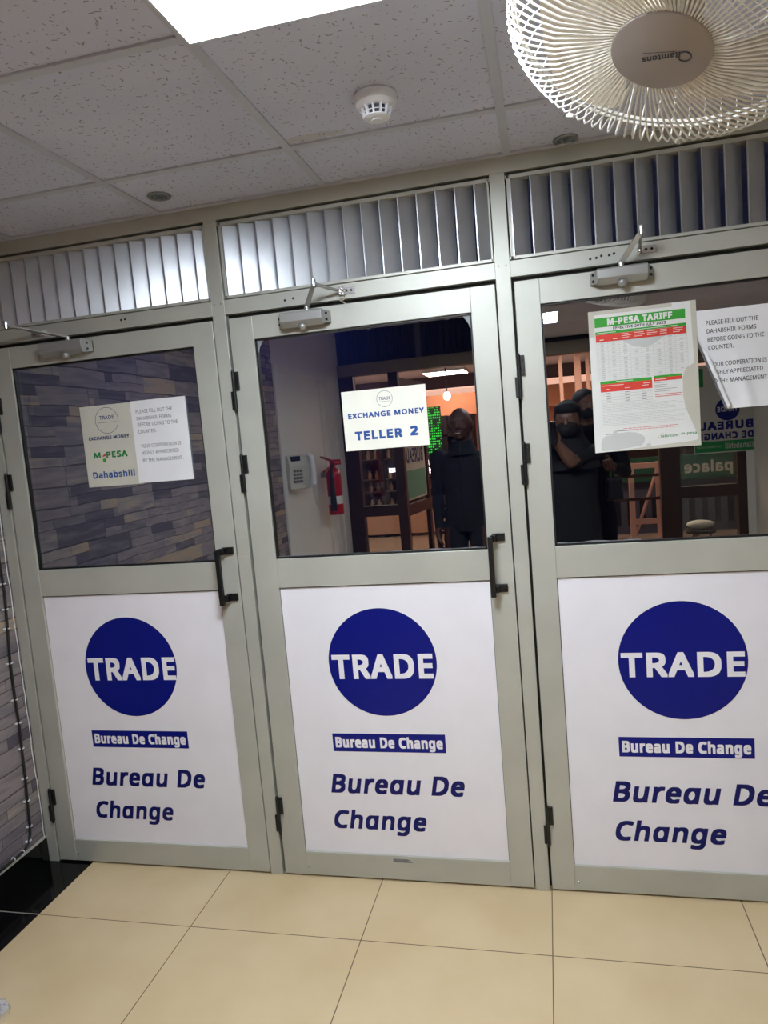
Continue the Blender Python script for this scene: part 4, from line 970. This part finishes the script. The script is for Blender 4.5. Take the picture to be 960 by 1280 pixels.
def person(name, label, loc, rz, scale, arms, skin, top, trou, head_turn=0.0, sleeve='long', smile=False, hands=True):
    """arms: {side: (shoulder, elbow, wrist, hand dir, palm normal, curl)} in the person's frame: +y ahead, +x to the right of one who looks along +y"""
    mb = MB(); n = 28
    secs = [(.86, .135, .098, .0), (.92, .165, .112, .0), (.98, .168, .112, .004), (1.06, .152, .104, .010), (1.14, .150, .104, .012), (1.24, .168, .112, .010), (1.32, .176, .110, .006), (1.38, .172, .098, .0), (1.42, .140, .080, -.004), (1.45, .092, .066, -.006), (1.475, .064, .060, -.004), (1.52, .056, .057, .004), (1.57, .055, .058, .012)]
    P = [(hw*math.cos(2*pi*k/n), yo + hd_*math.sin(2*pi*k/n), z) for z, hw, hd_, yo in secs for k in range(n)]
    mb.add(P, [(i*n+k, i*n+(k+1) % n, (i+1)*n+(k+1) % n, (i+1)*n+k) for i in range(len(secs)-1) for k in range(n)] + [tuple(range(n))[::-1], tuple((len(secs)-1)*n+k for k in range(n))])
    for sx in (-1, 1):
        mb.tube([(sx*.090, 0, .93), (sx*.094, .004, .80), (sx*.098, .010, .62), (sx*.100, .014, .49), (sx*.102, -.012, .36), (sx*.103, -.016, .22), (sx*.104, -.012, .09), (sx*.104, -.010, .03)], [.088, .092, .076, .060, .060, .048, .040, .042], 20)
        mb.tube([(sx*.104, -.055, .040), (sx*.106, .0, .045), (sx*.110, .07, .040), (sx*.114, .14, .030), (sx*.115, .185, .026)], [.034, .042, .042, .036, .018], 16)
        sh, el_, wr = [Vector(q) for q in arms[sx][:3]]
        mb.ell(sh, (.066, .062, .064), 18, 12); mb.ell(el_, (.045, .045, .045), 16, 10)
        mb.tube([sh, sh.lerp(el_, .35), sh.lerp(el_, .8), el_], [.060, .060, .050, .044], 18); mb.tube([el_, el_.lerp(wr, .25), el_.lerp(wr, .6), wr], [.043, .047, .038, .029], 18)
    HC = Vector((0, .025, 1.635)); RT = Matrix.Rotation(head_turn, 3, 'Z')
    h = lambda x, y, z: HC + RT @ Vector((x, y, z))
    mb.ell(HC, (.083, .098, .114), 24, 16, 0, RT); mb.ell(h(0, .022, -.060), (.054, .066, .058), 18, 12, 0, RT); mb.ell(h(0, .072, -.092), (.024, .018, .018), 12, 8, 0, RT)
    mb.tube([h(0, .090, .022), h(0, .103, -.005), h(0, .112, -.024), h(0, .094, -.032)], [.009, .011, .014, .010], 10)
    for sx in (-1, 1):
        mb.ell(h(sx*.084, -.008, -.010), (.010, .020, .032), 12, 8, 0, RT); mb.tube([h(sx*.014, .092, .030), h(sx*.045, .082, .030)], .008, 8); mb.ell(h(sx*.042, .066, -.028), (.022, .018, .020), 10, 8, 0, RT); mb.ell(h(sx*.014, .104, -.030), (.008, .008, .007), 8, 6, 0, RT)
    mb.tube([h(-.026, .083, -.058), h(0, .094, -.053), h(.026, .083, -.058)], [.005, .008, .005], 8); mb.tube([h(-.024, .082, -.068), h(0, .092, -.073), h(.024, .082, -.068)], [.005, .009, .005], 8)
    for sx in (-1, 1):
        sh, el_, wr, hd_, pn, cu = arms[sx]
        hand(mb, Vector(wr) + Vector(hd_).normalized()*.004, Vector(hd_), Vector(pn), 1 if sx*1 > 0 else -1, cu)
    o = mb.build(name, skin)
    rm = o.modifiers.new('r', 'REMESH'); rm.mode = 'VOXEL'; rm.voxel_size = .006; rm.use_smooth_shade = True
    sm = o.modifiers.new('m', 'SMOOTH'); sm.iterations = 5; sm.factor = .5
    b2_ = evalmesh(o); bpy.data.objects.remove(o)
    b2_.materials.clear()
    for m_ in (skin, top, trou, SHOE): b2_.materials.append(m_)
    for p in b2_.polygons:
        c = p.center; mi = 1
        if c.z > 1.50 and (c.z > 1.545 or (abs(c.x) < .09)): mi = 0
        if c.z < .93: mi = 2
        if c.z < .085: mi = 3
        for sx in (-1, 1):
            sh, el_, wr, hd_, pn, cu = arms[sx]; wr = Vector(wr); el_ = Vector(el_); ax = (wr - el_).normalized()
            lim = -.01 if sleeve == 'long' else -.20
            dd = (c - wr).dot(ax)
            side_ = (c - wr - ax*dd).length
            if (c - wr).length < .23 and dd > lim and side_ < (.14 if dd > -.01 else .056) and (abs(c.x) > .12 or c.y > .14): mi = 0
        p.material_index = mi
    b2_.polygons.foreach_set('use_smooth', [True]*len(b2_.polygons))
    o = bpy.data.objects.new(name, b2_); COL.objects.link(o)
    o.location = loc; o.rotation_euler.z = rz; o.scale = (scale,)*3
    WM[o.name] = Matrix.Identity(4); tag(o, label, 'person')
    def part(mb2, nm, m_):
        c = mb2.build(nm, m_, None, smooth=50); c.parent = o; return c
    for sx in (-1, 1):
        mb2 = MB(); mb2.ell(h(sx*.030, .080, .012), (.011, .009, .0055), 12, 8, 0, RT); mb2.ell(h(sx*.030, .0868, .012), (.0062, .0035, .0055), 10, 6, 1, RT); part(mb2, 'eye', [EYEW, HAIR])
    if smile: part(MB().tube([h(-.018, .0915, -.0635), h(0, .0985, -.0650), h(.018, .0915, -.0635)], [.002, .0032, .002], 8), 'teeth', TEETH)
    return o, h, RT, part
A_DOWN = lambda sx: ((sx*.185, -.005, 1.405), (sx*.218, -.02, 1.13), (sx*.205, .06, .88), (0, .12, -1), (-sx, 0, 0), .35)
man, h, RT, part = person('person', 'smiling bald person in a dark zipped jacket, mirrored in the middle door glass', (1.185, -2.85, 0), math.radians(7), 1.01, {-1: A_DOWN(-1), 1: A_DOWN(1)}, SKIN, JACK, TROU, 0.0, 'long', True)
mb = MB(); mb.lathe([(.118, -.06), (.096, -.03), (.080, .005), (.076, .035), (.064, .035), (.062, 0)], (0, .004, 1.485), (0, .1, 1), 32); part(mb, 'collar', JACK)
mb = MB(); mb.tube([(0, .128, 1.0), (0, .128, 1.2), (0, .118, 1.38), (0, .085, 1.50)], .004, 6); part(mb, 'zip', DSCREW)
# photographer in a black head covering, right arm raised to the phone
PB = Vector((1.93, -2.66, 0)); sc = .985
def loc_(p): return tuple((Vector(p) - PB)/sc)
PH = {-1: A_DOWN(-1), 1: ((.180, .0, 1.400), loc_((1.935, -2.475, 1.335)), loc_((1.845, -2.425, 1.475)), (-.40, .12, .85), (-.3, .95, .1), .45)}
pho, h, RT, part = person('person', 'person in a black head covering raising a phone, mirrored in the third door', PB, 0.0, sc, PH, SKIN2, JACK, TROU, .15, 'short')
mb = MB(); mb.ell(h(0, -.030, .015), (.099, .098, .128), 26, 16, 0, RT); mb.ell(h(0, .010, .078), (.088, .102, .050), 24, 12, 0, RT); part(mb, 'headscarf', HAIR)
mb = MB(); mb.ell(h(0, .045, -.062), (.080, .078, .066), 24, 14, 0, RT); part(mb, 'face_veil', HAIR)
mb = MB(); mb.lathe([(.095, 1.60), (.100, 1.53), (.150, 1.455), (.190, 1.40), (.205, 1.30), (.195, 1.30), (.180, 1.39), (.140, 1.44), (.088, 1.52), (.085, 1.60)], (0, 0, 0), (0, 0, 1), 36); mb.v = [(x, y*.80 + .004, z) for x, y, z in mb.v]; part(mb, 'scarf_drape', HAIR)
mb = MB(); mb.lathe([(.215, .30), (.200, .60), (.192, .80), (.186, .96), (.178, 1.12), (.182, 1.26), (.178, 1.36), (.165, 1.35), (.165, 1.12), (.172, .80), (.195, .30)], (0, 0, 0), (0, 0, 1), 36); mb.v = [(x, y*.74 + .004, z) for x, y, z in mb.v]; part(mb, 'long_gown', JACK)
mb = MB(); TPH = M @ Matrix.Translation((.020, -.052, .0))
mb.box(-.037, .037, -.078, .078, .004, .0125, 0, TPH); mb.lathe([(.009, 0), (.009, -.003)], TPH @ Vector((-.020, .052, .004)), (TPH.to_3x3() @ Vector((0, 0, -1))), 16, 0)
o = mb.build('mobile_phone', PHONEM, bevel=.003); tag(o, 'black phone held up by the mirrored person taking the photo', 'phone')
# tall person behind with a lanyard, mask and a small dark bag in the right hand
QB = Vector((2.075, -3.20, 0)); sc = 1.045
TH = {-1: A_DOWN(-1), 1: ((.185, -.005, 1.405), (.250, .03, 1.15), (.150, .20, 1.205), (-.10, .95, .15), (-1, 0, -.2), 1.1)}
tal, h, RT, part = person('person', 'tall masked person with a lanyard behind the photo taker, mirrored in the third door', QB, 0.0, sc, TH, SKIN2, JACK, TROU, -.45, 'long')
mb = MB(); mb.ell(h(0, -.012, .028), (.0865, .098, .096), 24, 14, 0, RT); part(mb, 'hair', HAIR)
mb = MB(); mb.ell(h(0, .050, -.052), (.066, .070, .050), 20, 12, 0, RT); part(mb, 'face_mask', MASKM)
mb = MB()
for sx in (-1, 1): mb.tube([(sx*.060, -.04, 1.52), (sx*.070, .06, 1.470), (sx*.052, .112, 1.37), (sx*.034, .126, 1.22)], .009, 6)
mb.box(-.045, .045, .122, .128, 1.12, 1.22); part(mb, 'lanyard', LANY)
bg = thing('handbag', 'small black bag in the hand of the tall masked person', 'bag', (2.225, -2.86, 1.03))
mb = MB(); mb.prism([(2.165, -2.93, 1.03), (2.285, -2.93, 1.03), (2.275, -2.93, 1.185), (2.175, -2.93, 1.185)], (0, .13, 0)); mb.build('bag_body', SHOE, bg, bevel=.015)
mb = MB(); mb.tube([(2.225, -2.915, 1.18), (2.222, -2.90, 1.225), (2.220, -2.865, 1.24), (2.222, -2.83, 1.225), (2.225, -2.82, 1.18)], .006, 8); mb.build('bag_strap', SHOE, bg, smooth=50)

# ================================================================== STEEL WAITING BENCH, only the end of one armrest shows
be = thing('waiting_bench', 'steel waiting bench whose rounded armrest end shows at the lower left corner', 'bench', (.45, -1.75, 0))
bx = [(.82, 0), (.28, 0), (-.20, 0)]
for k in range(2):
    x0 = -.19 + k*.51
    mb = MB(); mb.add([(x0, -1.46, .43), (x0 + .48, -1.46, .43), (x0 + .48, -1.85, .40), (x0, -1.85, .40), (x0, -1.46, .415), (x0 + .48, -1.46, .415), (x0 + .48, -1.85, .385), (x0, -1.85, .385)], [(0, 1, 2, 3), (7, 6, 5, 4), (0, 4, 5, 1), (1, 5, 6, 2), (2, 6, 7, 3), (3, 7, 4, 0)]); mb.build('seat', STEEL, be, bevel=.004)
    mb = MB(); mb.add([(x0, -1.86, .43), (x0 + .48, -1.86, .43), (x0 + .48, -1.97, .82), (x0, -1.97, .82), (x0, -1.875, .43), (x0 + .48, -1.875, .43), (x0 + .48, -1.985, .82), (x0, -1.985, .82)], [(0, 1, 2, 3), (7, 6, 5, 4), (0, 4, 5, 1), (1, 5, 6, 2), (2, 6, 7, 3), (3, 7, 4, 0)]); mb.build('backrest', STEEL, be, bevel=.004)
MB().box(-.2, .86, -1.72, -1.64, .31, .37).build('beam', STEEL, be, bevel=.004)
for x in (0.0, .66):
    mb = MB(); mb.tube([(x, -1.68, .33), (x, -1.68, .06)], .025, 12); mb.tube([(x, -1.42, .03), (x, -1.55, .055), (x, -1.81, .055), (x, -1.94, .03)], .024, 12); mb.build('leg', STEEL, be, smooth=40)
ARM = Vector((.813, -1.385, .650))
mb = MB(); mb.tube([ARM + Vector((0, 0, -.004)), ARM + Vector((-.006, -.004, 0)), ARM + Vector((-.02, -.02, .004)), ARM + Vector((-.03, -.10, .012)), ARM + Vector((-.03, -.30, .02)), ARM + Vector((-.03, -.46, .0)), ARM + Vector((-.03, -.52, -.05))], [.008, .020, .029, .031, .031, .031, .029], 16)
mb.tube([ARM + Vector((-.03, -.28, .0)), ARM + Vector((-.02, -.29, -.28))], .018, 12); mb.build('armrest', CHROME, be, smooth=50)
